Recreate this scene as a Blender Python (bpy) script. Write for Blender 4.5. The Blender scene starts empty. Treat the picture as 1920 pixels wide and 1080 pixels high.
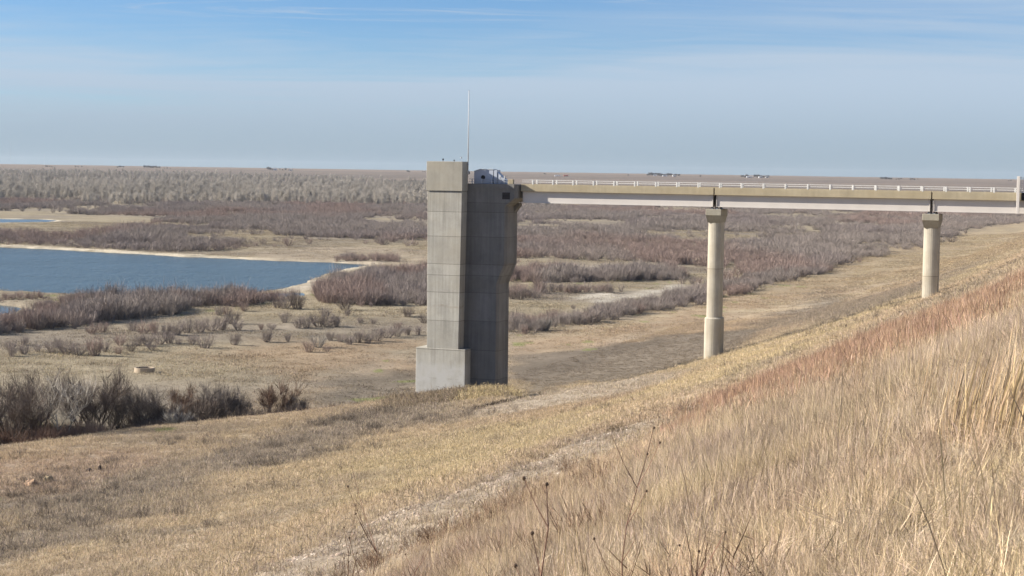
import bpy, bmesh, math, numpy as np
from mathutils import Matrix, Vector
# ------------------------------------------------------------------ camera, sky, sun, exposure
sc=bpy.context.scene
cd=bpy.data.cameras.new('camera'); cam=bpy.data.objects.new('camera',cd); sc.collection.objects.link(cam); sc.camera=cam
cd.sensor_width=36; cd.lens=36*3250/1920; cd.clip_start=.1; cd.clip_end=120000
cam.matrix_world=Matrix.Rotation(math.radians(90-3.83),4,'X')@Matrix.Rotation(math.radians(.86),4,'Z')
cd.dof.use_dof=True; cd.dof.focus_distance=26; cd.dof.aperture_fstop=11
SUN_EL=math.radians(26.2); SX,SY=-3.72,.35            # towards the sun: level with the left edge of the view
sl=math.hypot(SX,SY); sv=Vector((SX/sl*math.cos(SUN_EL),SY/sl*math.cos(SUN_EL),math.sin(SUN_EL)))
ld=bpy.data.lights.new('sun','SUN'); ld.energy=5.0; ld.angle=math.radians(.53); ld.color=(1,.93,.83)
so=bpy.data.objects.new('sun',ld); sc.collection.objects.link(so); so.rotation_euler=sv.to_track_quat('Z','Y').to_euler()
w=bpy.data.worlds.new('World'); sc.world=w; w.use_nodes=True; nt=w.node_tree; nt.nodes.clear()
def wn(t,**k):
    n=nt.nodes.new(t)
    for a,v in k.items(): setattr(n,a,v)
    return n
sky=wn('ShaderNodeTexSky',sky_type='NISHITA',sun_disc=False,sun_elevation=SUN_EL,sun_rotation=math.atan2(SX,SY),altitude=1100,air_density=1.0,dust_density=.15,ozone_density=3.0)
WL=nt.links.new
tc=wn('ShaderNodeTexCoord'); sp=wn('ShaderNodeSeparateXYZ'); WL(tc.outputs['Generated'],sp.inputs[0])
def wm(op,a,b=None,clamp=False):
    n=wn('ShaderNodeMath',operation=op,use_clamp=clamp)
    for i,s in enumerate((a,b)):
        if s is None: continue
        if isinstance(s,(int,float)): n.inputs[i].default_value=s
        else: WL(s,n.inputs[i])
    return n.outputs[0]
def wr(s,a,b,c,d):
    n=wn('ShaderNodeMapRange',interpolation_type='SMOOTHSTEP'); WL(s,n.inputs[0])
    for i,v in enumerate((a,b,c,d)): n.inputs[i+1].default_value=v
    return n.outputs[0]
zz=wm('MAXIMUM',sp.outputs[2],.0); zc=wm('ADD',zz,.03)
cv=wn('ShaderNodeCombineXYZ'); WL(wm('DIVIDE',sp.outputs[0],zc),cv.inputs[0]); WL(wm('DIVIDE',sp.outputs[1],zc),cv.inputs[1])   # cirrus laid on a high flat layer
def wnoise(scx,scy,off,det,rough,dist):
    m=wn('ShaderNodeMapping'); m.inputs['Scale'].default_value=(scx,scy,1); m.inputs['Location'].default_value=(off,off*.7,0); m.inputs['Rotation'].default_value=(0,0,math.radians(-27)); WL(cv.outputs[0],m.inputs[0])
    n=wn('ShaderNodeTexNoise'); n.inputs['Scale'].default_value=1; n.inputs['Detail'].default_value=det; n.inputs['Roughness'].default_value=rough; n.inputs['Distortion'].default_value=dist; WL(m.outputs[0],n.inputs[0]); return n.outputs['Fac']
big=wnoise(.16,.30,3.1,4,.55,1.0); fine=wnoise(.5,1.3,7.7,8,.68,2.2)
veil=wr(zz,.115,.01,0,1)                                    # thin high veil thickens towards the horizon
side=wr(sp.outputs[0],-.12,.24,0,.22)                        # and towards the right
c1=wr(wm('ADD',wm('ADD',big,wm('MULTIPLY',fine,.35)),wm('ADD',wm('MULTIPLY',veil,.62),side)),.70,1.25,0,.92)
c2=wm('MULTIPLY',wr(fine,.50,.72,0,.55),wr(zz,.0,.08,0,1))
cl=wm('MAXIMUM',c1,c2)
tn=wn('ShaderNodeMix',data_type='RGBA',blend_type='MULTIPLY'); tn.inputs[0].default_value=1; WL(sky.outputs[0],tn.inputs[6]); tn.inputs[7].default_value=(.63,.81,1.06,1)   # deeper clear winter blue
mx=wn('ShaderNodeMix',data_type='RGBA'); WL(cl,mx.inputs[0]); WL(tn.outputs[2],mx.inputs[6]); cc=wn('ShaderNodeMix',data_type='RGBA'); WL(wr(zz,.0,.06,0,1),cc.inputs[0]); cc.inputs[6].default_value=(3.05,3.85,4.65,1); cc.inputs[7].default_value=(4.25,5.15,6.25,1); WL(cc.outputs[2],mx.inputs[7])
bg=wn('ShaderNodeBackground'); bg.inputs[1].default_value=.05; WL(mx.outputs[2],bg.inputs[0]); wo=wn('ShaderNodeOutputWorld'); WL(bg.outputs[0],wo.inputs[0])
sc.view_settings.view_transform='Standard'; sc.view_settings.look='None'; sc.view_settings.exposure=1.25; sc.view_settings.gamma=1
# ------------------------------------------------------------------ surveyed ground positions (metres)
DATA={"LAKES":[[[[-318.0,621.7],[-239.9,617.6],[-178.1,601.7],[-145.8,583.8],[-107.8,555.0],[-76.7,540.6],[-52.5,531.7],[-42.3,526.9],[-45.8,508.3],[-49.0,496.3],[-51.3,474.9],[-52.8,444.3],[-53.5,425.3],[-57.7,407.1],[-62.8,391.8],[-78.1,383.6],[-95.7,383.2],[-102.9,383.3],[-108.4,390.6],[-116.2,392.5],[-150.3,386.7],[-189.4,369.8]],-28.75,2.5],[[[-445.4,871.1],[-269.1,909.3],[-248.4,910.4],[-238.8,900.6],[-235.8,859.6],[-245.2,828.7],[-375.5,734.2]],-28.75,5],[[[-138.3,355.6],[-104.3,352.3],[-101.0,350.1],[-98.0,345.2],[-96.3,335.0],[-96.4,328.8],[-97.7,316.7],[-117.6,302.3]],-28.75,2],[[[-59.7,380.9],[-58.4,394.5],[-54.1,398.9],[-49.5,401.6],[-47.1,396.9],[-47.3,388.3],[-51.9,382.5],[-57.1,378.2]],-28.75,1.5]],"Z":{"trail":[[-9.4,62.8],[-7.6,69.5],[-5.2,77.5],[-1.8,77.9],[0.1,82.5],[2.3,86.5],[4.8,91.9],[6.4,92.6],[8.0,94.6],[9.0,92.8],[8.4,85.1],[6.4,78.1],[4.6,72.6],[2.6,72.0],[0.7,63.8],[-0.7,57.7],[-2.3,54.8],[-3.7,49.8],[-4.4,45.3],[-7.9,52.7]],"cut":[[-4.6,170.3],[0.2,178.2],[2.7,203.0],[9.3,209.8],[15.7,179.3],[17.9,174.1],[14.9,153.8],[11.3,156.7],[6.0,158.1],[0.2,159.3],[-2.8,159.1]],"dirtline":[[7.2,134.4],[11.7,110.3],[15.1,110.5],[19.4,122.6],[25.7,138.3],[34.3,160.9],[43.0,183.3],[44.2,183.8],[53.1,205.3],[92.7,312.2],[66.6,224.3],[40.3,155.5],[35.8,148.5],[29.6,136.7],[21.2,112.1],[17.3,107.2],[13.3,95.1],[11.0,100.4],[6.6,115.7]],"mud":[[0.1,182.0],[0.2,263.5],[6.8,267.9],[12.0,273.1],[19.5,285.6],[25.6,295.0],[34.2,298.7],[43.1,284.2],[35.1,246.0],[29.0,217.7],[25.6,214.4],[17.7,203.1],[9.6,218.2],[2.7,206.5]],"mud2":[[-27.0,214.0],[-25.3,228.6],[-20.3,236.7],[-13.8,244.6],[-12.0,245.1],[-9.7,198.9],[-16.8,211.7],[-22.8,206.7]],"mud3":[[41.7,306.0],[54.2,337.3],[69.0,372.6],[68.7,301.1],[79.0,320.7],[110.0,380.8],[80.8,279.3],[48.6,201.9],[42.0,212.2],[40.5,242.3]],"orange":[[-0.0,270.3],[7.2,287.8],[18.5,313.9],[42.2,369.2],[73.6,442.3],[121.9,535.0],[186.3,631.5],[148.2,502.5],[110.5,485.0],[67.4,404.3],[37.9,330.9],[17.3,292.3],[7.8,275.9]],"orange2":[[-44.8,269.2],[-34.7,281.7],[-22.5,281.8],[-14.0,285.9],[-12.0,246.4],[-20.3,245.6],[-29.3,238.5],[-40.3,242.4]],"yellow":[[-13.6,130.9],[-8.8,145.6],[-2.7,152.5],[4.4,151.8],[9.3,124.1],[9.0,102.3],[6.0,100.1],[1.9,96.4],[-1.5,87.9],[-4.8,99.5],[-9.2,94.8]],"yellow2":[[10.6,140.4],[22.8,192.8],[27.6,193.3],[34.7,186.9],[44.4,194.6],[63.4,245.0],[119.5,404.9],[95.5,322.0],[47.0,195.5],[26.6,143.0],[15.8,115.3],[12.0,120.4]],"weeds":[[-36.3,114.9],[-42.5,134.9],[-41.4,139.6],[-35.3,150.6],[-27.3,164.4],[-22.0,179.4],[-15.2,190.8],[-10.8,196.6],[-4.6,193.0],[-0.4,186.9],[-3.0,172.8],[-6.9,163.2],[-12.5,157.5],[-18.1,147.8],[-21.7,130.4],[-23.6,116.3],[-27.1,108.2],[-29.8,100.4]],"redsoil":[[-48.4,153.4],[-46.5,156.6],[-40.3,159.1],[-30.9,159.0],[-30.1,148.0],[-32.0,144.0],[-36.9,138.8],[-41.1,138.4],[-43.3,137.3]],"salt1":[[19.0,384.9],[30.5,411.7],[43.1,443.8],[44.5,434.9],[33.8,405.1],[19.9,378.4]],"salt2":[[15.0,403.4],[22.6,407.6],[26.0,401.1],[15.6,387.2]],"sandspit":[[-54.5,401.7],[-51.6,418.4],[-49.8,448.2],[-46.9,437.2],[-47.2,408.3],[-52.0,401.4]],"shore":[[-241.1,620.7],[-180.7,610.5],[-147.1,588.9],[-108.6,558.6],[-77.2,544.0],[-52.8,534.7],[-32.4,523.6],[-32.0,517.8],[-42.1,505.5],[-76.7,540.2],[-108.0,555.5],[-145.3,581.5],[-177.7,600.3],[-239.7,617.2]],"flat1":[[-85.0,545.2],[-85.1,562.7],[-70.9,637.2],[-52.0,646.3],[-30.1,606.3],[-25.3,511.7],[-41.2,513.5]],"flat2":[[-0.9,516.6],[6.6,544.1],[31.7,544.0],[45.4,527.1],[42.8,506.2],[28.8,492.4],[-0.1,497.4]],"meadow2":[[-0.4,332.2],[-0.7,428.1],[19.3,448.0],[44.8,454.4],[48.5,424.8],[14.4,330.9]],"wash":[[120.4,621.5],[132.3,632.9],[184.4,769.4],[345.0,1165.1],[95.5,322.0],[102.3,449.0],[70.1,421.1],[53.2,391.6],[54.8,403.9],[82.2,485.0]],"T_left":[[-90.2,281.1],[-84.3,284.7],[-81.5,293.4],[-78.9,302.6],[-73.6,314.0],[-71.6,318.2],[-64.5,332.1],[-63.6,350.6],[-57.2,356.7],[-58.3,370.7],[-74.8,367.7],[-91.3,365.6],[-93.9,349.9],[-92.3,332.4],[-90.0,313.5],[-88.8,299.8],[-94.1,293.2]],"T_left2":[[-116.5,370.2],[-109.6,370.0],[-98.8,368.1],[-96.9,363.1],[-105.4,355.8],[-112.3,356.9]],"T_left3":[[-67.6,353.4],[-55.7,350.9],[-52.1,367.4],[-45.4,368.3],[-44.9,378.4],[-55.6,375.4],[-70.9,370.6]],"T_mid":[[-46.2,405.0],[-42.9,435.1],[-38.0,473.4],[-24.4,493.3],[-20.0,497.7],[-14.5,362.0],[-22.3,362.1],[-28.4,355.1],[-35.6,360.6],[-41.7,366.1]],"T_right":[[-4.1,437.2],[5.5,444.6],[19.3,448.0],[33.7,455.4],[42.8,460.4],[50.3,480.4],[46.4,503.0],[28.9,494.5],[6.0,491.1],[-4.4,472.9]],"T_right2":[[-2.4,399.7],[1.8,392.5],[8.8,406.9],[16.4,409.0],[24.1,410.3],[25.7,417.2],[11.7,420.2],[-1.3,412.2]],"T_diag":[[-1.8,304.9],[2.5,303.2],[7.8,310.9],[15.2,325.8],[20.8,334.8],[25.9,348.9],[43.7,382.9],[62.9,433.9],[80.6,484.5],[95.7,518.1],[100.5,544.2],[82.6,515.9],[63.7,470.0],[44.1,420.4],[25.2,370.2],[12.8,342.8],[0.1,323.9]],"T_far":[[-4.7,495.3],[-15.4,1548.7],[179.6,1589.4],[383.5,1604.4],[503.5,1675.7],[349.0,1160.4],[267.2,1000.6],[189.4,770.5],[153.4,674.3],[128.1,612.8],[107.9,575.2],[84.0,505.3],[65.0,458.5],[49.1,430.8],[48.5,477.2],[48.2,540.5],[23.9,557.5],[6.6,549.4]],"T_farl":[[-201.9,629.6],[-178.2,602.0],[-147.7,591.4],[-110.9,570.5],[-87.4,577.9],[-73.1,657.2],[-49.4,665.0],[-25.4,628.2],[-72.1,1770.5],[-466.0,1454.4]],"T_row":[[-54.1,534.6],[-34.1,530.9],[-35.8,556.9],[-55.3,560.0]],"forest":[[-394.6,1185.8],[-56.3,1385.2],[-113.7,2784.7],[-361.9,3245.4],[-736.2,3615.0],[-1081.1,3249.9]],"forest2":[[-14.0,1407.8],[-17.7,1766.9],[137.9,1890.3],[598.9,1994.0],[450.8,1500.0],[148.1,1426.1]],"bushchan":[[-56.3,178.5],[-50.3,181.1],[-35.9,176.4],[-28.4,180.8],[-22.7,184.7],[-19.6,187.7],[-21.7,208.0],[-29.0,205.0],[-40.4,198.4],[-58.5,185.7]],"fg":[[-12.2,60.2],[-4.7,46.0],[-3.7,50.0],[-2.4,55.9],[-0.8,58.9],[0.7,64.0],[2.6,71.5],[4.4,70.6],[6.0,73.2],[8.8,81.8],[12.0,87.7],[16.3,97.1],[19.7,99.3],[23.2,104.4],[27.8,109.8],[34.4,125.5],[43.1,145.0],[56.0,175.3],[14.0,33.9],[2.3,5.5],[-6.9,33.7]],"red":[[7.6,65.3],[10.0,78.4],[13.8,92.2],[18.7,100.7],[22.3,106.2],[22.1,94.1],[23.9,92.0],[24.1,87.0],[25.3,85.1],[20.2,63.6],[8.7,27.3],[10.7,38.3],[11.6,46.8],[10.9,48.8],[9.2,46.2],[7.5,43.1],[6.1,41.2],[5.8,47.7]]},"SHRUBS":[["left meadow front row",[-73.28,253.15],1.78,0],["left meadow front row",[-72.22,255.77],1.64,0],["left meadow front row",[-71.28,259.54],1.33,0],["left meadow front row",[-68.96,258.99],1.98,0],["left meadow front row",[-66.3,257.37],2.45,0],["left meadow front row",[-64.4,257.08],2.12,0],["left meadow front row",[-61.89,256.56],3.25,1],["left meadow front row",[-61.91,262.71],1.83,0],["left meadow front row",[-59.07,259.51],1.47,1],["left meadow front row",[-58.04,263.59],1.66,2],["left meadow front row",[-55.39,265.71],1.5,0],["left meadow middle row",[-76.15,262.51],1.51,0],["left meadow middle row",[-76.06,269.39],1.72,0],["left meadow middle row",[-69.34,264.39],1.85,0],["left meadow middle row",[-61.45,271.09],2.05,1],["left meadow middle row",[-58.65,270.91],1.88,0],["left meadow middle row",[-57.21,271.22],2.22,0],["left meadow middle row",[-55.67,273.53],2.4,0],["left meadow middle row",[-54.51,275.37],2.25,0],["left meadow back row",[-75.51,298.53],1.89,0],["left meadow back row",[-70.42,289.72],2.02,1],["left meadow back row",[-69.21,292.17],2.03,1],["left meadow back row",[-64.85,295.33],2.05,0],["left meadow back row",[-61.97,291.22],2.57,1],["left meadow back row",[-59.74,289.14],2.54,1],["left meadow back row",[-57.6,288.31],2.35,0],["row behind concrete ring",[-55.81,288.24],2.53,0],["row behind concrete ring",[-54.78,292.23],2.56,0],["row behind concrete ring",[-53.06,294.25],2.76,0],["row behind concrete ring",[-51.79,297.9],2.98,0],["row behind concrete ring",[-50.35,300.3],2.81,0],["row behind concrete ring",[-50.38,313.1],2.73,2],["row behind concrete ring",[-47.44,299.48],2.43,0],["clumps below lake inlet",[-52.74,273.71],1.2,0],["clumps below lake inlet",[-50.77,274.49],1.89,0],["clumps below lake inlet",[-47.98,270.26],2.53,0],["clumps below lake inlet",[-44.22,276.01],2.06,0],["small inlet shore",[-56.0,330.24],1.86,0],["small inlet shore",[-54.66,331.42],2.07,1],["small inlet shore",[-52.9,341.87],1.92,1],["small inlet shore",[-47.41,349.59],2.39,2],["small inlet shore",[-45.59,348.84],2.81,0],["small inlet shore",[-43.13,348.16],4.1,2],["open meadow scatter",[-43.64,301.35],1.31,1],["open meadow scatter",[-41.93,302.46],1.32,0],["open meadow scatter",[-41.46,316.66],2.16,0],["open meadow scatter",[-35.65,330.7],2.25,0],["open meadow scatter",[-33.43,346.76],3.22,2],["open meadow scatter",[-31.82,334.39],1.45,0],["open meadow scatter",[-27.98,319.04],1.38,0],["open meadow scatter",[-25.39,317.45],1.37,0],["open meadow scatter",[-20.29,307.26],1.52,1],["open meadow scatter",[-20.04,334.36],2.47,2],["open meadow scatter",[-16.27,321.2],1.98,2],["middle meadow row",[-39.99,282.26],2.11,0],["middle meadow row",[-36.67,283.51],1.41,0],["middle meadow row",[-37.55,304.76],2.65,0],["middle meadow row",[-36.16,305.8],2.46,0],["middle meadow row",[-34.59,308.6],2.68,2],["middle meadow row",[-32.84,309.23],2.68,0],["middle meadow row",[-31.19,308.96],2.29,0],["middle meadow row",[-29.82,285.12],1.59,0],["middle meadow row",[-28.06,283.29],1.75,0],["front row near tower",[-31.25,267.33],1.99,1],["front row near tower",[-30.68,274.71],2.72,3],["front row near tower",[-28.68,268.76],1.16,1],["front row near tower",[-26.24,279.88],1.73,0],["front row near tower",[-25.03,282.77],2.27,0],["front row near tower",[-23.44,282.51],2.09,0],["front row near tower",[-22.24,285.01],2.46,0],["front row near tower",[-20.9,290.79],2.33,0],["front row near tower",[-19.34,292.96],1.99,0],["front row near tower",[-17.77,295.54],1.82,0],["front row near tower",[-16.0,296.47],1.83,0],["clearing beside the tower",[0.27,384.3],2.6,2],["clearing beside the tower",[1.81,382.14],2.82,2],["clearing beside the tower",[3.5,387.53],2.38,2],["clearing beside the tower",[5.53,386.96],2.86,0],["clearing beside the tower",[6.61,411.0],3.79,1],["clearing beside the tower",[8.55,406.95],3.51,0],["clearing beside the tower",[11.24,413.79],2.8,0],["clearing beside the tower",[14.53,409.07],3.02,0],["clearing beside the tower",[17.85,412.98],2.8,0],["clearing beside the tower",[20.15,410.56],1.77,0],["clearing beside the tower",[22.89,409.84],2.53,0],["clearing near first pier",[1.13,339.69],0.84,1],["clearing near first pier",[12.79,358.55],1.1,0],["clearing near first pier",[44.19,448.11],2.49,0],["clearing near first pier",[46.58,447.23],2.21,0],["clearing near first pier",[49.31,454.61],1.97,0],["near diagonal willow hedge",[2.45,301.93],1.86,1],["near diagonal willow hedge",[6.03,309.17],2.85,3],["near diagonal willow hedge",[14.6,324.0],2.59,1],["near diagonal willow hedge",[21.28,343.34],2.33,0],["near diagonal willow hedge",[25.71,348.89],2.8,1],["row along dam toe",[56.15,433.59],1.88,0],["row along dam toe",[74.65,475.13],2.66,0],["row along dam toe",[80.29,484.57],3.32,0],["row along dam toe",[94.84,530.39],1.99,0],["row along dam toe",[115.26,574.65],1.8,1],["row along dam toe",[125.93,618.62],2.33,0],["row along dam toe",[194.46,768.08],3.66,2],["row along dam toe",[222.21,864.5],2.47,0],["row along dam toe",[230.54,883.27],2.25,0]],"TREES":[[[-50.87,174.94],8.13,"d"],[[-49.54,180.35],8.57,"d"],[[-45.88,175.3],8.08,"p"],[[-48.76,173.19],7.13,"d"],[[-43.99,182.34],7.94,"d"],[[-46.32,185.81],6.06,"d"],[[-42.5,184.96],6.08,"g"],[[-39.52,185.19],5.87,"g"],[[-41.42,188.12],4.17,"d"],[[-38.18,187.64],4.38,"d"],[[-36.13,192.86],5.13,"b"],[[-35.43,182.49],3.09,"p"],[[-34.77,184.06],2.46,"p"],[[-33.34,192.28],5.05,"g"],[[-31.74,192.65],4.05,"g"],[[-30.18,192.99],3.16,"g"],[[-26.79,194.38],4.89,"b"],[[-24.21,194.99],2.93,"g"],[[-33.6,188.06],3.51,"d"]],"P":{"ring":[[-50.42,237.32,-28.35]],"rocksL":[[-39.39,141.7,-26.5],[-38.51,143.66,-26.44],[-36.3,148.15,-26.33],[-35.49,148.79,-26.34],[-91.73,313.94,-28.23]],"bushes":[[5.79,91.5,-13.66],[1.45,85.11,-14.15],[13.46,126.94,-15.46],[14.57,110.14,-13.17]],"weeds":[[0.15,26.66,-6.21],[1.67,29.48,-5.95],[-4.61,50.17,-11.87],[-2.91,45.0,-10.51],[-3.83,46.95,-11.1],[1.64,15.8,-3.68],[1.65,17.13,-3.91]],"stalks":[[4.32,15.57,-2.41],[4.58,17.49,-2.62],[4.77,16.56,-2.37],[5.23,21.69,-3.06],[4.23,14.28,-2.22],[6.37,31.95,-4.32]],"sprig":[[-2.61,48.51,-10.86]],"pile":[[61.13,560.2,-28.28],[-91.81,313.92,-28.23]]},"WEEDS":[[0.08,8.2,1.75],[0.61,10.5,1.69],[-0.88,9.5,2.07],[-0.74,12,1.69],[-0.87,9.8,2.06],[0.67,6.5,1.26],[0.69,7.2,1.18]],"BUILD":[[[-649.6,4730.8],8.7,7.3,"w"],[[-606.5,4723.0],7.3,4.4,"w"],[[106.5,4237.3],13.0,3.3,"w"],[[126.9,4224.9],10.4,3.9,"r"],[[389.2,4786.2],8.8,4.4,"w"],[[412.5,4750.6],11.7,4.4,"w"],[[434.9,4708.5],8.7,4.3,"w"],[[640.1,4718.6],14.5,4.4,"w"],[[665.3,4681.5],10.1,4.3,"w"],[[679.3,4659.4],7.2,4.3,"g"]],"HTREES":[[[-1041.2,4898.9],7.5,[270,300]],[[-1041.7,4934.8],6.2,[270,300]],[[-1033.6,4922.1],7.3,[270,300]],[[-1002.2,4793.6],6.3,[270,300]],[[-990.4,4768.0],7.1,[270,300]],[[-1004.6,4870.8],6.9,[270,300]],[[-1000.0,4871.8],4.5,[270,300]],[[-995.2,4879.9],5.7,[270,300]],[[-1073.7,4708.2],4.2,[218,232]],[[-1112.0,4897.7],5.0,[218,232]],[[-1108.1,4898.6],4.9,[218,232]],[[-1093.8,4865.9],4.8,[218,232]],[[-1239.9,4604.4],4.1,[85,98]],[[-1234.1,4599.1],3.9,[85,98]],[[-1232.1,4613.5],3.5,[85,98]],[[-1219.0,4582.4],2.8,[85,98]],[[-1204.6,4775.2],3.7,[138,156]],[[-1163.5,4638.2],3.2,[138,156]],[[-1198.0,4819.7],3.9,[138,156]],[[-955.8,4754.3],2.6,[306,322]],[[-930.5,4663.2],3.5,[306,322]],[[-919.5,4651.8],2.5,[306,322]],[[-706.2,4993.9],8.3,[500,512]],[[-671.0,4782.2],8.0,[500,512]],[[-658.3,4736.3],4.6,[500,512]],[[-679.9,5047.7],4.3,[522,550]],[[-626.4,4707.0],3.8,[522,550]],[[-642.9,4896.6],6.2,[522,550]],[[-610.0,4722.5],4.1,[522,550]],[[-606.6,4750.0],3.7,[522,550]],[[-310.3,5069.6],5.6,[762,768]],[[-296.0,4908.9],5.2,[762,768]],[[-267.6,5107.8],3.3,[790,800]],[[-253.5,4959.9],3.3,[790,800]],[[375.2,4862.2],5.5,[1212,1240]],[[391.8,5007.1],9.0,[1212,1240]],[[386.0,4861.4],9.5,[1212,1240]],[[392.5,4867.7],7.0,[1212,1240]],[[410.6,5012.7],8.1,[1212,1240]],[[403.1,4832.6],8.7,[1212,1240]],[[397.2,4691.9],8.4,[1212,1240]],[[408.4,4751.0],6.4,[1240,1275]],[[422.2,4837.8],6.5,[1240,1275]],[[431.7,4857.5],8.2,[1240,1275]],[[447.8,4953.1],7.5,[1240,1275]],[[441.0,4802.1],5.7,[1240,1275]],[[448.9,4814.9],7.1,[1240,1275]],[[459.6,4834.4],6.2,[1240,1275]],[[643.5,4903.5],5.6,[1388,1402]],[[644.0,4882.5],5.9,[1388,1402]],[[616.3,4628.4],5.2,[1388,1402]],[[639.3,4766.1],8.4,[1388,1402]],[[680.7,4905.5],7.2,[1412,1442]],[[686.7,4904.6],7.4,[1412,1442]],[[661.6,4695.4],8.5,[1412,1442]],[[697.3,4896.1],5.2,[1412,1442]],[[670.6,4667.3],5.7,[1412,1442]],[[706.4,4866.9],6.0,[1412,1442]],[[714.8,4879.6],6.5,[1412,1442]],[[992.8,4691.4],6.4,[1650,1672]],[[1031.2,4851.0],5.5,[1650,1672]],[[998.9,4669.5],7.0,[1650,1672]],[[1010.0,4708.4],6.4,[1650,1672]],[[1009.9,4674.0],6.0,[1650,1672]],[[1011.2,4653.2],5.6,[1650,1672]],[[1027.1,4663.4],3.3,[1678,1692]],[[1033.7,4661.9],4.3,[1678,1692]],[[1088.8,4881.4],3.9,[1678,1692]],[[1063.2,4655.3],4.2,[1704,1722]],[[1084.6,4726.5],4.5,[1704,1722]],[[1048.0,4543.4],4.6,[1704,1722]],[[1109.4,4769.9],3.1,[1704,1722]],[[86.2,4917.1],3.3,[1018,1024]],[[87.1,4801.2],3.0,[1018,1024]],[[317.8,4818.6],3.6,[1176,1180]],[[508.6,4734.6],4.2,[1312,1316]],[[1307.0,4585.9],3.1,[1890,1896]],[[1360.8,4754.6],3.8,[1890,1896]],[[-953.5,3944.7],3.0,[176,0]],[[-900.2,3934.0],3.0,[218,0]],[[-1048.0,3787.2],2.9,[62,0]],[[-745.2,3802.5],2.9,[325,0]]],"MAST":[[[-1422.9,4912.9],65.35384615384615],[[-1401.7,5186.0],36.30769230769231]]}
def vnoise(x,y,sc,seed=0):
    x=np.asarray(x,float)/sc+seed*17.31; y=np.asarray(y,float)/sc+seed*9.77
    xi=np.floor(x).astype(np.int64); yi=np.floor(y).astype(np.int64); fx=x-xi; fy=y-yi
    fx=fx*fx*(3-2*fx); fy=fy*fy*(3-2*fy)
    def hsh(a,b):
        n=(a*374761393+b*668265263+seed*982451653)&0x7fffffff
        n=((n^(n>>13))*1274126177)&0x7fffffff
        return ((n^(n>>16))&0xffff)/65535.0*2-1
    return (hsh(xi,yi)*(1-fx)+hsh(xi+1,yi)*fx)*(1-fy)+(hsh(xi,yi+1)*(1-fx)+hsh(xi+1,yi+1)*fx)*fy
def sstep(a,b,v):
    k=np.clip((v-a)/(b-a),0,1); return k*k*(3-2*k)
LAKES=[tuple(l) for l in DATA['LAKES']]
def st(x,y): return .357*x+.934*y, -.934*x+.357*y
def xy(s,t): return .357*s-.934*t, .934*s+.357*t
EX=[-400,-120,-80,-48,-36,-29,-21,-15,-11.8,-2.5,1,8,16,22,30,40,60,150,400]
EY=[-180,80,130,164,177,183,188,194,201,201,179,180,182,190,207,233,285,520,1170]
def height(x,y):
    x=np.asarray(x,float); y=np.asarray(y,float)
    s,t=st(x,y); r=np.hypot(x,y)
    zs=np.interp(t,[-60,-12,-2,0,5,12,18,24,26,29,40,47,60,75,82,90,112,130],[-1.8,-1.75,-1.62,-1.66,-4.1,-7.4,-10.2,-12.65,-13.3,-14.15,-18.1,-20.3,-22.9,-25.2,-26.05,-26.5,-27.3,-28])
    zl=np.interp(t,[-60,-12,-2,0,5,12,18,24,26,29,40,47,54,64,78,95,105],[-1.8,-1.75,-1.62,-1.66,-4.1,-7.4,-10.2,-12.65,-13.3,-14.15,-18.1,-20.5,-22.6,-25.6,-27.5,-28.1,-28.2])
    ye=np.interp(x,EX,EY)+1.2*vnoise(x,y,6,5)
    w=sstep(ye-.3,ye+6,y)
    low=np.minimum(zs,zl)
    chan=.6*sstep(3,9,y-ye)*(1-sstep(22,36,y-ye))*sstep(-4,-30,x)
    z=zs*(1-w)+(low-chan)*w
    amp=sstep(0,8,t)*(.16+.5*sstep(55,75,t)+.4*sstep(85,110,t))
    z=z+amp*(.22*vnoise(x,y,16,1)+.12*vnoise(x,y,5,2))+sstep(0,8,t)*.05*vnoise(x,y,1.3,3)
    z=z+sstep(300,900,r)*.5*vnoise(x,y,60,4)
    far=np.interp(r,[0,1500,2200,3200,4300,5600,7000,9000,60000],[0,0,3.5,10,20,27.6,28.8,26,15])
    z=z+far*sstep(60,400,t)*(1+.03*vnoise(x,y,900,7))
    for (pts,zz,soft) in LAKES:
        d=polyd(pts,x,y)+1.6*vnoise(x,y,11,91)+.8*vnoise(x,y,4,92)
        z=np.where(r>200, z-(z-(zz-.9))*sstep(soft,-soft,d)*(d<soft), z)
    return z
def polyd(pts,x,y):
    """signed distance to polygon (negative inside)"""
    P=np.asarray(pts,float); sh=np.shape(x); x=np.ravel(x); y=np.ravel(y)
    d=np.full(x.shape,1e18); ins=np.zeros(x.shape,bool); n=len(P)
    for i in range(n):
        ax,ay=P[i]; bx,by=P[(i+1)%n]; ex,ey=bx-ax,by-ay
        k=np.clip(((x-ax)*ex+(y-ay)*ey)/(ex*ex+ey*ey+1e-12),0,1)
        d=np.minimum(d,(x-ax-k*ex)**2+(y-ay-k*ey)**2)
        c=((ay>y)!=(by>y)); 
        with np.errstate(divide='ignore',invalid='ignore'): xx=(bx-ax)*(y-ay)/(by-ay)+ax
        ins^=c&(x<xx)
    d=np.sqrt(d); return np.where(ins,-d,d).reshape(sh)
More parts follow.
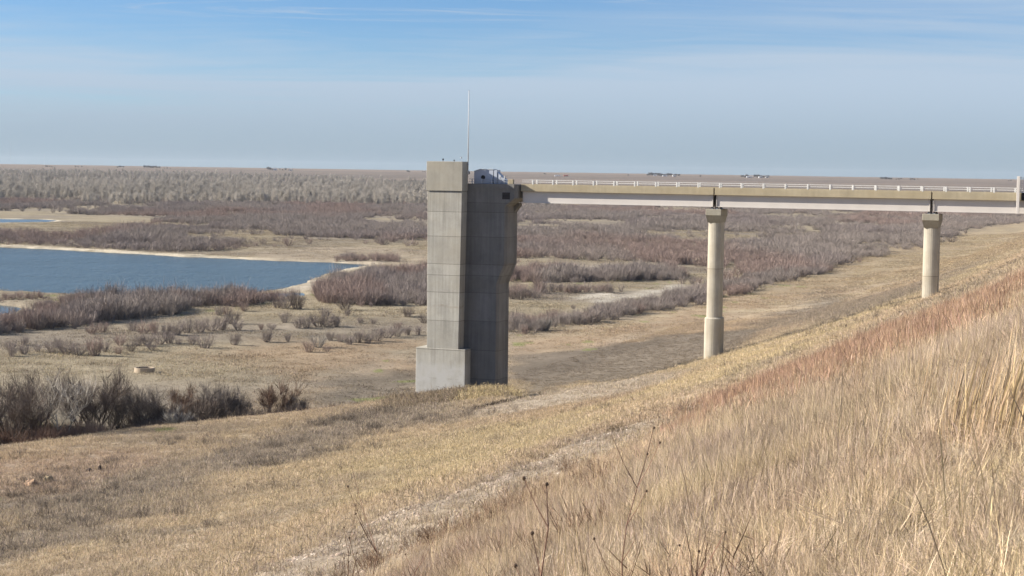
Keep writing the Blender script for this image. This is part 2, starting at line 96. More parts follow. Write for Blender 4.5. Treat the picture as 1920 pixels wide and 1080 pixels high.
# ------------------------------------------------------------------ helpers
rng=np.random.default_rng(11)
SC=bpy.context.scene; COL=SC.collection
def tag(o,label=None,cat=None,group=None,kind=None):
    if label: o['label']=label
    if cat: o['category']=cat
    if group: o['group']=group
    if kind: o['kind']=kind
    return o
def empty(name,loc=(0,0,0),rz=0):
    o=bpy.data.objects.new(name,None); COL.objects.link(o); o.location=loc; o.rotation_euler=(0,0,rz); o.empty_display_size=.3; return o
def link(name,me,mat,parent=None,loc=(0,0,0),rz=0,col=COL):
    o=bpy.data.objects.new(name,me); 
    if col is not None: col.objects.link(o)
    if mat is not None and not me.materials: me.materials.append(mat)
    if parent is not None: o.parent=parent
    o.location=loc; o.rotation_euler=(0,0,rz); return o
class MB:
    def __init__(s): s.v=[]; s.f=[]
    def add(s,v,f):
        n=len(s.v); s.v+= [tuple(map(float,p)) for p in v]; s.f+=[tuple(i+n for i in q) for q in f]; return s
    def box(s,x0,x1,y0,y1,z0,z1):
        return s.add([(x0,y0,z0),(x1,y0,z0),(x1,y1,z0),(x0,y1,z0),(x0,y0,z1),(x1,y0,z1),(x1,y1,z1),(x0,y1,z1)],
            [(0,3,2,1),(4,5,6,7),(0,1,5,4),(1,2,6,5),(2,3,7,6),(3,0,4,7)])
    def loft(s,rings,cap=True):
        n=len(rings[0]); v=[p for r in rings for p in r]; f=[]
        for k in range(len(rings)-1):
            for i in range(n):
                j=(i+1)%n; f.append((k*n+i,k*n+j,(k+1)*n+j,(k+1)*n+i))
        if cap: f.append(tuple(range(n))[::-1]); f.append(tuple((len(rings)-1)*n+i for i in range(n)))
        return s.add(v,f)
    def cyl(s,x,y,z0,z1,r0,r1=None,n=12):
        r1=r0 if r1 is None else r1
        c=[(math.cos(2*math.pi*i/n),math.sin(2*math.pi*i/n)) for i in range(n)]
        return s.loft([[(x+a*r0,y+b*r0,z0) for a,b in c],[(x+a*r1,y+b*r1,z1) for a,b in c]])
    def tube(s,pts,rad,n=5):
        pts=[np.array(p,float) for p in pts]; rings=[]
        for i,p in enumerate(pts):
            d=pts[min(i+1,len(pts)-1)]-pts[max(i-1,0)]; d/=np.linalg.norm(d)+1e-9
            a=np.cross(d,(0,0,1) if abs(d[2])<.9 else (1,0,0)); a/=np.linalg.norm(a); b=np.cross(d,a)
            r=rad[i] if hasattr(rad,'__len__') else rad
            rings.append([tuple(p+r*(math.cos(q)*a+math.sin(q)*b)) for q in np.arange(n)*2*math.pi/n])
        return s.loft(rings)
    def mesh(s,name,smooth=False,bevel=0):
        me=bpy.data.meshes.new(name); me.from_pydata(s.v,[],s.f); 
        bm=bmesh.new(); bm.from_mesh(me); bmesh.ops.recalc_face_normals(bm,faces=bm.faces)
        if bevel: bmesh.ops.bevel(bm,geom=[e for e in bm.edges if len(e.link_faces)==2 and e.calc_face_angle(0)>.5],offset=bevel,segments=1,affect='EDGES')
        bm.to_mesh(me); bm.free()
        if smooth: me.polygons.foreach_set('use_smooth',[True]*len(me.polygons))
        me.update(); return me
def raw_mesh(name,V,Q,n=4):
    me=bpy.data.meshes.new(name); V=np.asarray(V,np.float32); Q=np.asarray(Q,np.int32)
    me.vertices.add(len(V)); me.vertices.foreach_set('co',V.ravel())
    me.loops.add(Q.size); me.loops.foreach_set('vertex_index',Q.ravel())
    me.polygons.add(len(Q)); me.polygons.foreach_set('loop_start',np.arange(0,Q.size,n,dtype=np.int32))
    me.update(calc_edges=True); return me
# ------------------------------------------------------------------ materials
def newmat(name):
    m=bpy.data.materials.new(name); m.use_nodes=True; nt=m.node_tree
    b=nt.nodes['Principled BSDF']; b.inputs['Roughness'].default_value=.9; b.inputs['Specular IOR Level'].default_value=.2
    return m,nt,b
def N(nt,t,**k):
    n=nt.nodes.new(t)
    for a,v in k.items():
        if a.startswith('i_'):
            key=a[2:]; key=int(key) if key.isdigit() else key.replace('_',' ')
            n.inputs[key].default_value=v
        else: setattr(n,a,v)
    return n
def noise(nt,vec,scale,detail=4,rough=.55,dist=0):
    n=N(nt,'ShaderNodeTexNoise'); n.inputs['Scale'].default_value=scale; n.inputs['Detail'].default_value=detail
    n.inputs['Roughness'].default_value=rough; n.inputs['Distortion'].default_value=dist
    if vec is not None: nt.links.new(vec,n.inputs['Vector'])
    return n.outputs['Fac']
def mapr(nt,s,a,b,c,d):
    n=N(nt,'ShaderNodeMapRange'); nt.links.new(s,n.inputs[0])
    for i,v in enumerate((a,b,c,d)): n.inputs[i+1].default_value=v
    return n.outputs[0]
def mixc(nt,f,a,b,mode='MIX'):
    n=N(nt,'ShaderNodeMix',data_type='RGBA',blend_type=mode)
    for s,i in ((f,0),(a,6),(b,7)):
        if isinstance(s,(int,float)): n.inputs[i].default_value=s
        elif isinstance(s,tuple): n.inputs[i].default_value=(*s,1)
        else: nt.links.new(s,n.inputs[i])
    return n.outputs[2]
def mth(nt,op,a,b=None,clamp=False):
    n=N(nt,'ShaderNodeMath',operation=op,use_clamp=clamp)
    for i,s in enumerate((a,b)):
        if s is None: continue
        if isinstance(s,(int,float)): n.inputs[i].default_value=s
        else: nt.links.new(s,n.inputs[i])
    return n.outputs[0]
def scaled(nt,v,sc):
    n=N(nt,'ShaderNodeVectorMath',operation='MULTIPLY'); nt.links.new(v,n.inputs[0]); n.inputs[1].default_value=sc; return n.outputs[0]
def simple(name,col,rough=.6,metal=0,var=.12,sc=2.):
    col=tuple(a*.88 for a in col)
    m,nt,b=newmat(name); tc=N(nt,'ShaderNodeTexCoord').outputs['Object']
    f=mapr(nt,noise(nt,tc,sc,5),.3,.7,1-var,1+var)
    c=mixc(nt,1.0,tuple(col),f,'MULTIPLY'); nt.links.new(c,b.inputs['Base Color'])
    b.inputs['Roughness'].default_value=rough; b.inputs['Metallic'].default_value=metal; return m
def concrete(name,base,joints=(),stain=None,streak=.12):
    base=tuple(a*.88 for a in base)
    m,nt,b=newmat(name); tc=N(nt,'ShaderNodeTexCoord').outputs['Object']; L=nt.links.new
    f1=mapr(nt,noise(nt,tc,.45,6,.65),.3,.7,.82,1.13)
    f2=mapr(nt,noise(nt,scaled(nt,tc,(2.2,2.2,.12)),1.2,6),.3,.7,1-streak,1+streak*.6)
    f3=mapr(nt,noise(nt,tc,9,3),.3,.7,.95,1.05)
    c=mixc(nt,1.0,tuple(base),f1,'MULTIPLY'); c=mixc(nt,1.0,c,f2,'MULTIPLY'); c=mixc(nt,1.0,c,f3,'MULTIPLY')
    warm=mapr(nt,noise(nt,scaled(nt,tc,(.3,.3,.5)),.8,3),.45,.7,0,.5)
    c=mixc(nt,warm,c,(base[0]*.98,base[1]*.93,base[2]*.84))
    sx=N(nt,'ShaderNodeSeparateXYZ'); L(tc,sx.inputs[0]); z=sx.outputs[2]
    # lift to lift shade change between the pours
    pour=None
    if len(joints):
        for k,j in enumerate(sorted(joints)):
            w=mth(nt,'LESS_THAN',mth(nt,'ABSOLUTE',mth(nt,'SUBTRACT',z,j)),.035)
            c=mixc(nt,mth(nt,'MULTIPLY',w,.55),c,(.09,.085,.07))
            st_=mth(nt,'GREATER_THAN',z,j); amt=[.08,-.09,.12,-.08,.07,-.10][k%6]
            g=mth(nt,'ADD',1.0,mth(nt,'MULTIPLY',st_,amt)); c=mixc(nt,1.0,c,g,'MULTIPLY')
    if stain is not None:
        wv=mth(nt,'ADD',z,mth(nt,'MULTIPLY',noise(nt,scaled(nt,tc,(.35,.35,0)),1,3),1.2)); ln=mth(nt,'LESS_THAN',mth(nt,'ABSOLUTE',mth(nt,'ADD',wv,15.1)),.13)
        c=mixc(nt,mth(nt,'MULTIPLY',ln,mapr(nt,noise(nt,tc,1.1,4),.4,.65,0,.45)),c,(.22,.17,.12))
        dr=mapr(nt,noise(nt,scaled(nt,tc,(4,4,.05)),1,4),.56,.72,0,.28); c=mixc(nt,dr,c,(.16,.15,.13))
        h=mth(nt,'ADD',z,mth(nt,'MULTIPLY',mth(nt,'SUBTRACT',noise(nt,scaled(nt,tc,(3,3,.5)),1.3,5),.5),1.8))
        s=mapr(nt,h,stain+.5,stain-.3,0,1); s=mth(nt,'MULTIPLY',s,mapr(nt,noise(nt,tc,1.5,5),.3,.6,.35,1))
        c=mixc(nt,s,c,(.44,.43,.40))
    L(c,b.inputs['Base Color'])
    bp=N(nt,'ShaderNodeBump'); bp.inputs['Strength'].default_value=.25; bp.inputs['Distance'].default_value=.02
    L(noise(nt,tc,6,6),bp.inputs['Height']); L(bp.outputs[0],b.inputs['Normal']); return m
def vegmat(name,transl=.25,rough=.9):
    m,nt,b=newmat(name); L=nt.links.new
    a=N(nt,'ShaderNodeAttribute',attribute_type='INSTANCER',attribute_name='tint')
    v=N(nt,'ShaderNodeAttribute',attribute_type='GEOMETRY',attribute_name='var')
    c=mixc(nt,1.0,a.outputs['Color'],v.outputs['Color'],'MULTIPLY')
    out=nt.nodes['Material Output']; d=N(nt,'ShaderNodeBsdfDiffuse'); L(c,d.inputs[0])
    t=N(nt,'ShaderNodeBsdfTranslucent'); L(c,t.inputs[0]); mx=N(nt,'ShaderNodeMixShader'); mx.inputs[0].default_value=transl
    L(d.outputs[0],mx.inputs[1]); L(t.outputs[0],mx.inputs[2]); L(mx.outputs[0],out.inputs[0]); nt.nodes.remove(b); return m
M_grass=vegmat('dry_grass_blades',.3); M_twig=vegmat('bare_twigs',.0)
# ------------------------------------------------------------------ ground colours
Zp={k:v for k,v in DATA['Z'].items()}
def zd(k,x,y,j=0.,js=8):
    d=polyd(Zp[k],x,y)
    if j: d=d+j*(vnoise(x,y,js,21)+.5*vnoise(x,y,js/2.7,22))
    return d
def zin(k,x,y,soft=1.,j=0.,js=8): return 1-sstep(-soft,soft,zd(k,x,y,j,js))
def groundcol(x,y):
    n1=vnoise(x,y,30,31); n2=vnoise(x,y,9,32); n3=vnoise(x,y,3,33); s,t=st(x,y); r=np.hypot(x,y)
    sn=vnoise(s/5,t,5,35); 
    def C(*c): return np.array(c)[None,:]*np.ones((len(x),1))
    def mix(a,b,w): return a*(1-w[:,None])+b*w[:,None]
    c=C(.35,.285,.205)
    c=mix(c,C(.265,.22,.165),np.clip(.45+1.2*n2+.4*n3,0,1)*.75)
    c=mix(c,C(.38,.31,.205),np.clip(.4+1.1*sn,0,1)*.6*sstep(28,50,t))
    c=mix(c,C(.36,.27,.19),np.clip(n1*1.4+.3*sn,0,1)*.5)
    val=sstep(98,112,t)
    c=mix(c,mix(C(.30,.255,.18),C(.25,.215,.17),np.clip(.5+.8*n1+.4*vnoise(x/3,y,14,36),0,1)),val)
    c=mix(c,C(.165,.14,.112),zin('mud',x,y,3,3)*.9); c=mix(c,C(.17,.147,.118),zin('mud2',x,y,5,4)*.85); c=mix(c,C(.20,.172,.138),zin('mud3',x,y,6,6)*.7)  # first zone is a darker brown patch right of the tower
    c=mix(c,C(.33,.25,.17),zin('orange',x,y,6,6)*.8); c=mix(c,C(.31,.235,.16),zin('orange2',x,y,8,8)*.8)
    c=mix(c,C(.38,.315,.20),zin('yellow',x,y,5,5)*.75*np.clip(.7+n2,0,1)); c=mix(c,C(.42,.345,.215),zin('yellow2',x,y,4,4)*.8*np.clip(.75+n2,0,1))
    c=mix(c,C(.235,.20,.16),zin('weeds',x,y,5,8)*.85); c=mix(c,C(.335,.255,.19),zin('redsoil',x,y,4,5)*.55)
    c=mix(c,C(.32,.265,.175),zin('wash',x,y,20,10)*.5)
    gp=(vnoise(x,y,4,41)>.72)&(vnoise(x,y,60,42)>.0)&(t>85)&(r<460)
    c=mix(c,C(.21,.23,.09),gp*.7)
    c=mix(c,C(.255,.21,.162),zin('trail',x,y,.8,1.1,2.5)*np.clip(.8+.5*n3,0,1)); c=mix(c,C(.33,.28,.22),zin('cut',x,y,1.5,1.5,4)*.85); c=mix(c,C(.38,.30,.21),zin('dirtline',x,y,1,1,4)*.75)
    for k in ('salt1','salt2'): c=mix(c,C(.44,.40,.33),zin(k,x,y,3,3,6))
    c=mix(c,C(.48,.42,.33),zin('sandspit',x,y,3,2)); c=mix(c,C(.50,.42,.28),zin('shore',x,y,5,4,10)*.8)
    # pale band of sand right at the water
    for (P,z0,sf) in LAKES[:3]:
        d=polyd(P,x,y); c=mix(c,C(.54,.48,.37),(1-sstep(1.2,4.0,np.abs(d-2.5)+.8*vnoise(x,y,5,43)))*(y>480 if z0 else 1))
        c=mix(c,C(.14,.12,.09),(1-sstep(-1,0.5,d))*.6)
    c=mix(c,C(.34,.285,.215),zin('flat1',x,y,12,10)*.8); c=mix(c,C(.36,.315,.25),zin('flat2',x,y,8,6)*.9)
    # far plains
    f=sstep(1300,2600,r); band=vnoise(x/6,y,160,44)+.5*vnoise(x/3,y,60,45)
    c=mix(c,mix(C(.215,.175,.145),C(.165,.14,.12),np.clip(.5+1.3*band,0,1)),f)
    c=mix(c,C(.25,.20,.155),f*sstep(4300,5400,r)*.6)
    return np.clip(c,0,1)
# ------------------------------------------------------------------ ground sheet
def make_ground():
    a=np.radians(np.concatenate([np.arange(-180,-24,4.),np.arange(-24,-18.5,.5),np.arange(-18.5,18.5,.1),np.arange(18.5,24,.5),np.arange(24,180,4.)]))
    r=[1.2]
    while r[-1]<60000: r.append(r[-1]*(1.009 if r[-1]<1500 else 1.02 if r[-1]<9000 else 1.1))
    r=np.array(r); nr,na=len(r),len(a)
    X=(r[:,None]*np.sin(a)[None]).ravel(); Y=(r[:,None]*np.cos(a)[None]).ravel()
    Zz=height(X,Y); V=np.column_stack([X,Y,Zz]); 
    i=np.arange(nr-1)[:,None]; j=np.arange(na)[None]; jn=(j+1)%na
    Q=np.stack([i*na+j,(i+1)*na+j,(i+1)*na+jn,i*na+jn],-1).reshape(-1,4)[:,::-1]
    c0=len(V); V=np.vstack([V,[0,0,-1.66]])
    me=raw_mesh('ground',V,Q)
    bm=bmesh.new(); bm.from_mesh(me); bm.verts.ensure_lookup_table()
    for k in range(na): bm.faces.new((bm.verts[c0],bm.verts[(k+1)%na],bm.verts[k]))
    bm.normal_update(); bm.to_mesh(me); bm.free()
    col=groundcol(V[:,0],V[:,1]); at=me.attributes.new('tint','FLOAT_COLOR','POINT')
    at.data.foreach_set('color',np.column_stack([col*.92,np.ones(len(col))]).astype(np.float32).ravel())
    me.polygons.foreach_set('use_smooth',[True]*len(me.polygons))
    m,nt,b=newmat('ground_soil'); L=nt.links.new
    A=N(nt,'ShaderNodeAttribute',attribute_name='tint'); g=N(nt,'ShaderNodeNewGeometry').outputs['Position']
    f=mapr(nt,noise(nt,g,1.6,6,.65),.3,.7,.72,1.22); f2=mapr(nt,noise(nt,scaled(nt,g,(1,1,1)),.13,5),.3,.7,.88,1.12); f3=mapr(nt,noise(nt,g,9,4,.7),.35,.65,.8,1.15)
    f4=mapr(nt,noise(nt,scaled(nt,g,(.02,.06,0)),1,5,.6),.3,.7,.86,1.13)
    c=A.outputs['Color']
    for q in (f,f2,f3,f4): c=mixc(nt,1.0,c,q,'MULTIPLY')
    L(c,b.inputs['Base Color']); b.inputs['Specular IOR Level'].default_value=.0; b.inputs['Roughness'].default_value=1
    bp=N(nt,'ShaderNodeBump'); bp.inputs['Strength'].default_value=.6; bp.inputs['Distance'].default_value=.12
    L(noise(nt,g,2.2,7,.7),bp.inputs['Height']); L(bp.outputs[0],b.inputs['Normal'])
    tag(link('ground',me,m),'dry grassland ground falling from the dam slope to the flat reservoir bed','ground',kind='structure')
make_ground()
# ------------------------------------------------------------------ water
def water(name,pts,z,label,rough,bump):
    P=np.array(pts); c=P.mean(0); d=P-c; q=c+d*(1+3.5/np.linalg.norm(d,axis=1))[:,None]
    me=bpy.data.meshes.new(name); me.from_pydata([(a,b,z) for a,b in q],[],[tuple(range(len(q)))]); 
    bm=bmesh.new(); bm.from_mesh(me); bmesh.ops.triangulate(bm,faces=bm.faces); bmesh.ops.recalc_face_normals(bm,faces=bm.faces)
    for f in bm.faces:
        if f.normal.z<0: f.normal_flip()
    bm.to_mesh(me); bm.free()
    m,nt,b=newmat(name); L=nt.links.new; g=N(nt,'ShaderNodeNewGeometry').outputs['Position']
    b.inputs['Base Color'].default_value=(.055,.078,.075,1); b.inputs['Roughness'].default_value=rough; b.inputs['IOR'].default_value=1.33; b.inputs['Specular IOR Level'].default_value=.38
    n1=mth(nt,'ADD',noise(nt,scaled(nt,g,(.9,.45,1)),1.0,4,.6),mth(nt,'MULTIPLY',noise(nt,scaled(nt,g,(.22,.12,1)),1.0,3,.6),1.1)); sy=N(nt,'ShaderNodeSeparateXYZ'); L(g,sy.inputs[0]); shel=mapr(nt,mth(nt,'ADD',sy.outputs[1],mth(nt,'MULTIPLY',noise(nt,scaled(nt,g,(.03,.05,1)),1,4),26)),392,402,.08,1.)
    big=mth(nt,'MULTIPLY',mapr(nt,noise(nt,scaled(nt,g,(.02,.05,1)),1,3),.35,.65,.6,1.1),shel)
    bp=N(nt,'ShaderNodeBump'); bp.inputs['Distance'].default_value=bump; L(n1,bp.inputs['Height']); L(big,bp.inputs['Strength']); L(bp.outputs[0],b.inputs['Normal'])
    tag(link(name,me,m),label,'water',kind='structure')
LB=['blue rippled reservoir water below the willow flats','far narrow blue pond beyond the willow thickets at the left edge','small blue cove of still water at the left edge','pale narrow inlet of calm water behind the near shore shrubs']
for i,(P,z,sf) in enumerate(LAKES):
    water(['reservoir_water','pond_water','cove_water','inlet_water'][i],P,z+.0,LB[i],[.25,.2,.2,.1][i],[.8,.4,.3,.02][i])
# ------------------------------------------------------------------ structures in the bridge frame (x along bridge, y away from camera)
RZ=-math.atan2(.357,.934); O=(0,200,0)
def bw(x,y,z=0): return (x*.934+y*.357, 200-x*.357+y*.934, z)
JT=[-4.70,-7.55,-10.75,-12.05,-14.05,-17.35,-20.75,-24.1]
M_con=concrete('tower_concrete',(.43,.41,.355),JT,stain=-22.6,streak=.2); M_con_shaded=concrete('body_concrete_shaded',(.215,.205,.185),[-3.6]+JT,streak=.2); M_top=concrete('top_block_concrete',(.385,.36,.30),(),streak=.09)  # body copy is darker, with the front block's cast shade deepened in its colour
M_pier=concrete('pier_concrete',(.47,.425,.34),[-10.4],streak=.2); M_cap=concrete('pier_cap_concrete',(.37,.34,.27)); M_deck=concrete('deck_concrete',(.43,.37,.255),streak=.10)
M_cream=simple('cream_painted_steel',(.66,.615,.56),.5,var=.05,sc=.6); M_white=simple('white_painted_rail',(.70,.69,.65),.45,var=.06)
M_dark=simple('dark_opening',(.02,.02,.022),.8); M_rust=simple('dark_bearing_steel',(.10,.08,.065),.8); M_steel=simple('galvanised_steel',(.42,.45,.50),.45,.3); M_house=simple('pale_metal_cladding',(.46,.50,.57),.5,var=.05)
tw=empty('intake_tower',bw(0,0,0),RZ); tag(tw,'tall grey concrete intake tower standing at the left end of the service bridge','tower')
link('base_plinth',MB().loft([[(-11.0,-2.36,z),(-4.78,-2.36,z),(-4.78,3.0,z),(-11.0,3.0,z)] for z in (-30,-20.6)]).mesh('base_plinth',bevel=.04),M_con,tw)
link('front_shaft',MB().loft([[(a,-2.3,z),(b,-2.3,z),(b,3.2,z),(a,3.2,z)] for a,b,z in ((-9.66,-5.68,-20.62),(-9.78,-5.46,-2.33))]).mesh('front_shaft',bevel=.03),M_con,tw)
link('top_block',MB().box(-9.88,-5.38,-2.43,-.72,-2.30,1.10).mesh('top_block',bevel=.03),M_top,tw)
prof=[(-30,-1.62),(-12.94,-1.70),(-10.57,-.76),(-3.96,-.80),(-3.02,.40),(-1.42,.40)]
link('body_wall',MB().loft([[(-9.3,-.7,z),(e,-.7,z),(e+.28,-.40,z),(e+.2,1.9,z),(-9.3,1.9,z)] for z,e in prof]).mesh('body_wall',bevel=.015),M_con_shaded,tw)
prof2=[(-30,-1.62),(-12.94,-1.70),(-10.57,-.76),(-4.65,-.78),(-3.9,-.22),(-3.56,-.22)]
link('far_buttress',MB().loft([[(-9.3,1.903,z),(e+.2,1.903,z),(e+.42,2.3,z),(-9.3,2.3,z)] for z,e in prof2]).mesh('far_buttress'),M_con_shaded,tw)
link('tower_deck',MB().box(-9.2,.3,1.905,3.2,-3.5,-1.42).mesh('tower_deck'),M_con_shaded,tw)
link('deck_edge',MB().box(-5.35,.38,-.80,-.703,-1.95,-1.40).mesh('deck_edge'),M_con_shaded,tw)
vt=link('vent_opening',MB().box(-1.1,-.17,-.712,-.5,-3.15,-2.37).mesh('vent_opening'),M_dark,tw)
lv=MB()
for k in range(5): lv.box(-1.08,-.19,-.74,-.72,-3.12+.155*k,-3.07+.155*k)
link('louvre',lv.mesh('louvre'),M_rust,vt)
link('end_post',MB().box(-.45,.20,-.70,-.30,-1.39,-.86).mesh('end_post',bevel=.02),M_deck,tw)
r=MB()
for z in (-.88,-1.15): r.box(-5.3,-.47,-.66,-.60,z-.03,z+.03)
link('deck_railing',r.mesh('deck_railing'),M_steel,tw)
for x in (-4.9,-3.7,-2.5,-1.4): link('rail_post',MB().box(x-.05,x+.05,-.67,-.59,-1.41,-.84).mesh('rail_post'),M_steel,tw)
# hoist house with vent, on the tower deck
hh=empty('hoist_house',bw(0,0,-1.42),RZ); tag(hh,'small pale metal hoist house with round black vent behind tower railing','hoist house')
z0=0.002
def pr(pts,y0,y1): return MB().loft([[(x,y0,z) for x,z in pts],[(x,y1,z) for x,z in pts]])
link('house_wall',pr([(-4.75,z0),(-2.4,z0),(-2.4,1.66),(-4.0,1.66),(-4.75,1.42)],-.4,.9).mesh('house_wall'),M_house,hh)
link('roof_cap',pr([(-4.80,1.43),(-4.0,1.68),(-2.38,1.68),(-2.38,1.72),(-4.01,1.72),(-4.80,1.47)],-.46,.95).mesh('roof_cap'),M_white,hh)
vn=MB(); c_=[(math.cos(2*math.pi*i/20),math.sin(2*math.pi*i/20)) for i in range(20)]
vn.loft([[(-3.62+.25*a,yy,.75+.25*b) for a,b in c_] for yy in (-.47,-.38)]); link('round_vent',vn.mesh('round_vent'),M_dark,hh)
link('side_cabinet',MB().box(-2.3,-1.92,-.4,.7,z0,1.62).mesh('side_cabinet'),M_house,hh)
link('sloping_panel',pr([(-1.86,z0),(-.85,z0),(-.85,.42),(-1.86,1.35)],-.35,.5).mesh('sloping_panel'),M_house,hh)
for x in (-1.45,-.95): link('stair_rail',MB().box(x-.045,x+.045,-.56,-.48,z0,.95).box(x-.045,x+.045,-.48,.1,.86,.95).mesh('stair_rail'),M_white,hh)
fp=empty('flagpole',bw(-5.29,-1.0,1.1),RZ); tag(fp,'tall slim white flagpole bolted to the side of the tower top block','flagpole')
link('pole',MB().cyl(0,0,-1.5,8.15,.07,.04,10).mesh('pole',True),simple('pole_paint',(.55,.56,.55),.5),fp)
link('finial',MB().cyl(0,0,8.15,8.25,.07,.03,8).mesh('finial',True),M_steel,fp)
for z in (-.3,-1.2): link('bracket',MB().box(-.16,.1,-.1,-.0,z-.05,z+.05).mesh('bracket'),M_steel,fp)
for (x,h,lab) in [(-8.05,.32,'short dark stub antenna on the middle of the tower roof'),(-6.65,.2,'tiny dark vent stub on the tower roof right of the stub antenna')]:
    a=link('roof_antenna',MB().cyl(0,0,0,h*.6,.035,n=6).box(-.09,.09,-.09,.09,h*.5,h).mesh('roof_antenna'),M_rust); a.location=bw(x,-1.9,1.1); tag(a,lab,'antenna')
a=empty('weather_sensor',bw(-5.75,-1.8,1.1),RZ); tag(a,'thin weather sensor mast with white cup near the flagpole on the tower roof','weather sensor')
link('mast',MB().cyl(0,0,0,.62,.02,n=6).mesh('mast'),M_steel,a); link('cup',MB().cyl(-.09,0,.38,.5,.06,n=8).mesh('cup'),M_white,a)
lm=empty('flood_lamp',bw(-5.38,-.9,0),RZ); tag(lm,'small white flood lamp at the right side of the tower top block','lamp')
link('housing',MB().box(-.0,.28,-.2,.05,-.35,.05).mesh('housing',bevel=.03),M_white,lm); link('lens',MB().box(.283,.30,-.15,0,-.28,-.03).mesh('lens'),M_dark,lm)
# ---- bridge
br=empty('service_bridge',bw(0,0,0),RZ); tag(br,'long level concrete deck service bridge on cream girders running right from the tower','bridge')
joints=[.86,23.7,47.25,70.8,94.5]
sag=lambda x: 0.0
for k in range(4):
    a,b=joints[k]+.07,joints[k+1]-.07
    link('deck_slab',MB().box(a,b,0,3.1,-2.2,-1.45).mesh('deck_slab',bevel=.012),M_deck,br)
    link('kerb',MB().box(a,b,.02,.3,-1.45,-1.36).box(a,b,2.8,3.08,-1.45,-1.36).mesh('kerb'),M_deck,br)
    for y in (.33,2.3):
        g=MB().box(a+.12,b-.12,y+.06,y+.14,-3.45,-2.203).box(a+.12,b-.12,y-.003,y+.32,-3.52,-3.45)
        gg=link('girder',g.mesh('girder'),M_cream,br)
        for x in (a+.12,b-.18): link('stiffener',MB().box(x,x+.06,y-.03,y+.058,-3.45,-2.203).mesh('stiffener'),M_cream,gg)
    for x in (a+.3,b-.4): link('diaphragm',MB().box(x,x+.1,.66,2.3,-3.3,-2.203).mesh('diaphragm'),M_rust,br)
for j in joints[1:3]: link('joint_filler',MB().box(j-.045,j+.045,.12,3.0,-2.35,-1.5).mesh('joint_filler'),M_rust,br)
for y in (.10,2.96):
    r=MB()
    for z,w in ((-.90,.05),(-1.12,.05)): r.box(1.0,93.,y-.035,y+.035,z-w*.5,z+w*.5)
    link('railing',r.mesh('railing'),M_white,br)
pm=MB().box(-.085,.085,-.08,.08,-1.42,-.86).mesh('rail_post',bevel=.015)
x=2.35; posts=[]
while x<93: 
    for y in (.09,2.97): link('rail_post',pm,M_white,br,loc=(x+(0 if y<1 else -.55+.0),y,0))
    x+=2.44
lt=MB().box(-.14,.14,-.05,.05,-1.36,-1.16).mesh('deck_drain')
# ---- piers
def nose(cx,w,y0,y1,half=35,n=9):
    """rounded-nose plan, nose toward -y and +y"""
    R=(w/2)/math.sin(math.radians(half)); P=[]
    for i in range(n):
        a=math.radians(-half+2*half*i/(n-1)); P.append((cx+R*math.sin(a), y0+R*(1-math.cos(a))))
    for i in range(n):
        a=math.radians(half-2*half*i/(n-1)); P.append((cx+R*math.sin(a), y1-R*(1-math.cos(a))))
    return P
for (cx,zb,zs,w,lab) in ((23.66,-24,-15.85,1.45,'rounded concrete bridge pier nearer the tower with a wider lower shaft'),(47.2,-17,None,1.55,'plain rounded concrete bridge pier standing on the slope at the right'),(70.8,-12,None,1.5,None)):
    p=empty('bridge_pier',bw(cx,1.55,0),RZ)
    if lab is None: lab='bridge pier beyond the right side of the view under the bridge'
    tag(p,lab,'pier',group='piers under the service bridge')
    top=-5.2; low=zs if zs else zb
    link('shaft',MB().loft([[(a,b,z) for a,b in nose(0,w,-1.0,1.0)] for z in (low,top)]).mesh('shaft'),M_pier,p)
    if zs: 
        link('pedestal',MB().loft([[(a,b,z) for a,b in nose(0,ww,-1.0-e,1.0+e)] for ww,e,z in ((1.78,.18,zb),(1.78,.18,zs-.12),(1.62,.06,zs+.03))]).mesh('pedestal'),M_pier,p)
    cap=MB().loft([[(x,y,z) for x,y in ((-a,-b),(a,-b),(a,b),(-a,b))] for a,b,z in ((.74,1.02,-5.25),(.88,1.45,-4.47))]).mesh('cap_taper'); cw=.87
    cp=link('cap',MB().box(-cw,cw,-1.5,1.5,-4.47,-3.77).mesh('cap',bevel=.03),M_cap,p)
    link('cap_taper',cap,M_cap,cp)
    for x in (-.28,.28):
        for y in (-.95,.85): 
            be=link('bearing',MB().box(x-.13,x+.13,y-.14,y+.2,-3.77,-3.66).mesh('bearing',bevel=.02),M_white,p); link('bearing_plate',MB().box(x-.09,x+.09,y-.1,y+.16,-3.66,-3.523).mesh('bearing_plate'),M_rust,be)
# ---- gate at the right end of the view
gt=empty('security_gate',bw(56.05,0,0),RZ); tag(gt,'white post security gate with grey mesh wing on the bridge at the right edge','gate')
link('gate_post',MB().box(-.16,.14,-.34,-.10,-3.55,.34).mesh('gate_post',bevel=.02),M_cream,gt)
link('inner_post',MB().box(.75,.95,-.22,-.05,-3.4,-2.25).mesh('inner_post'),M_cream,gt)
ms=MB()
for k in range(22): ms.box(.12+.16*k,.15+.16*k,-.2,-.185,-1.3,.22)
for k in range(12): ms.box(.1,3.6,-.215,-.2,-1.3+.138*k,-1.275+.138*k)
link('mesh_wing',ms.mesh('mesh_wing'),M_steel,gt)
link('wing_frame',MB().box(.1,3.6,-.23,-.17,.2,.26).box(.1,3.6,-.23,-.17,-1.36,-1.3).box(3.55,3.62,-.24,-.16,-1.36,.26).mesh('wing_frame'),M_steel,gt)
link('equipment_box',MB().box(.35,1.6,-.12,-.02,-2.15,-1.35).mesh('equipment_box'),M_dark,gt)
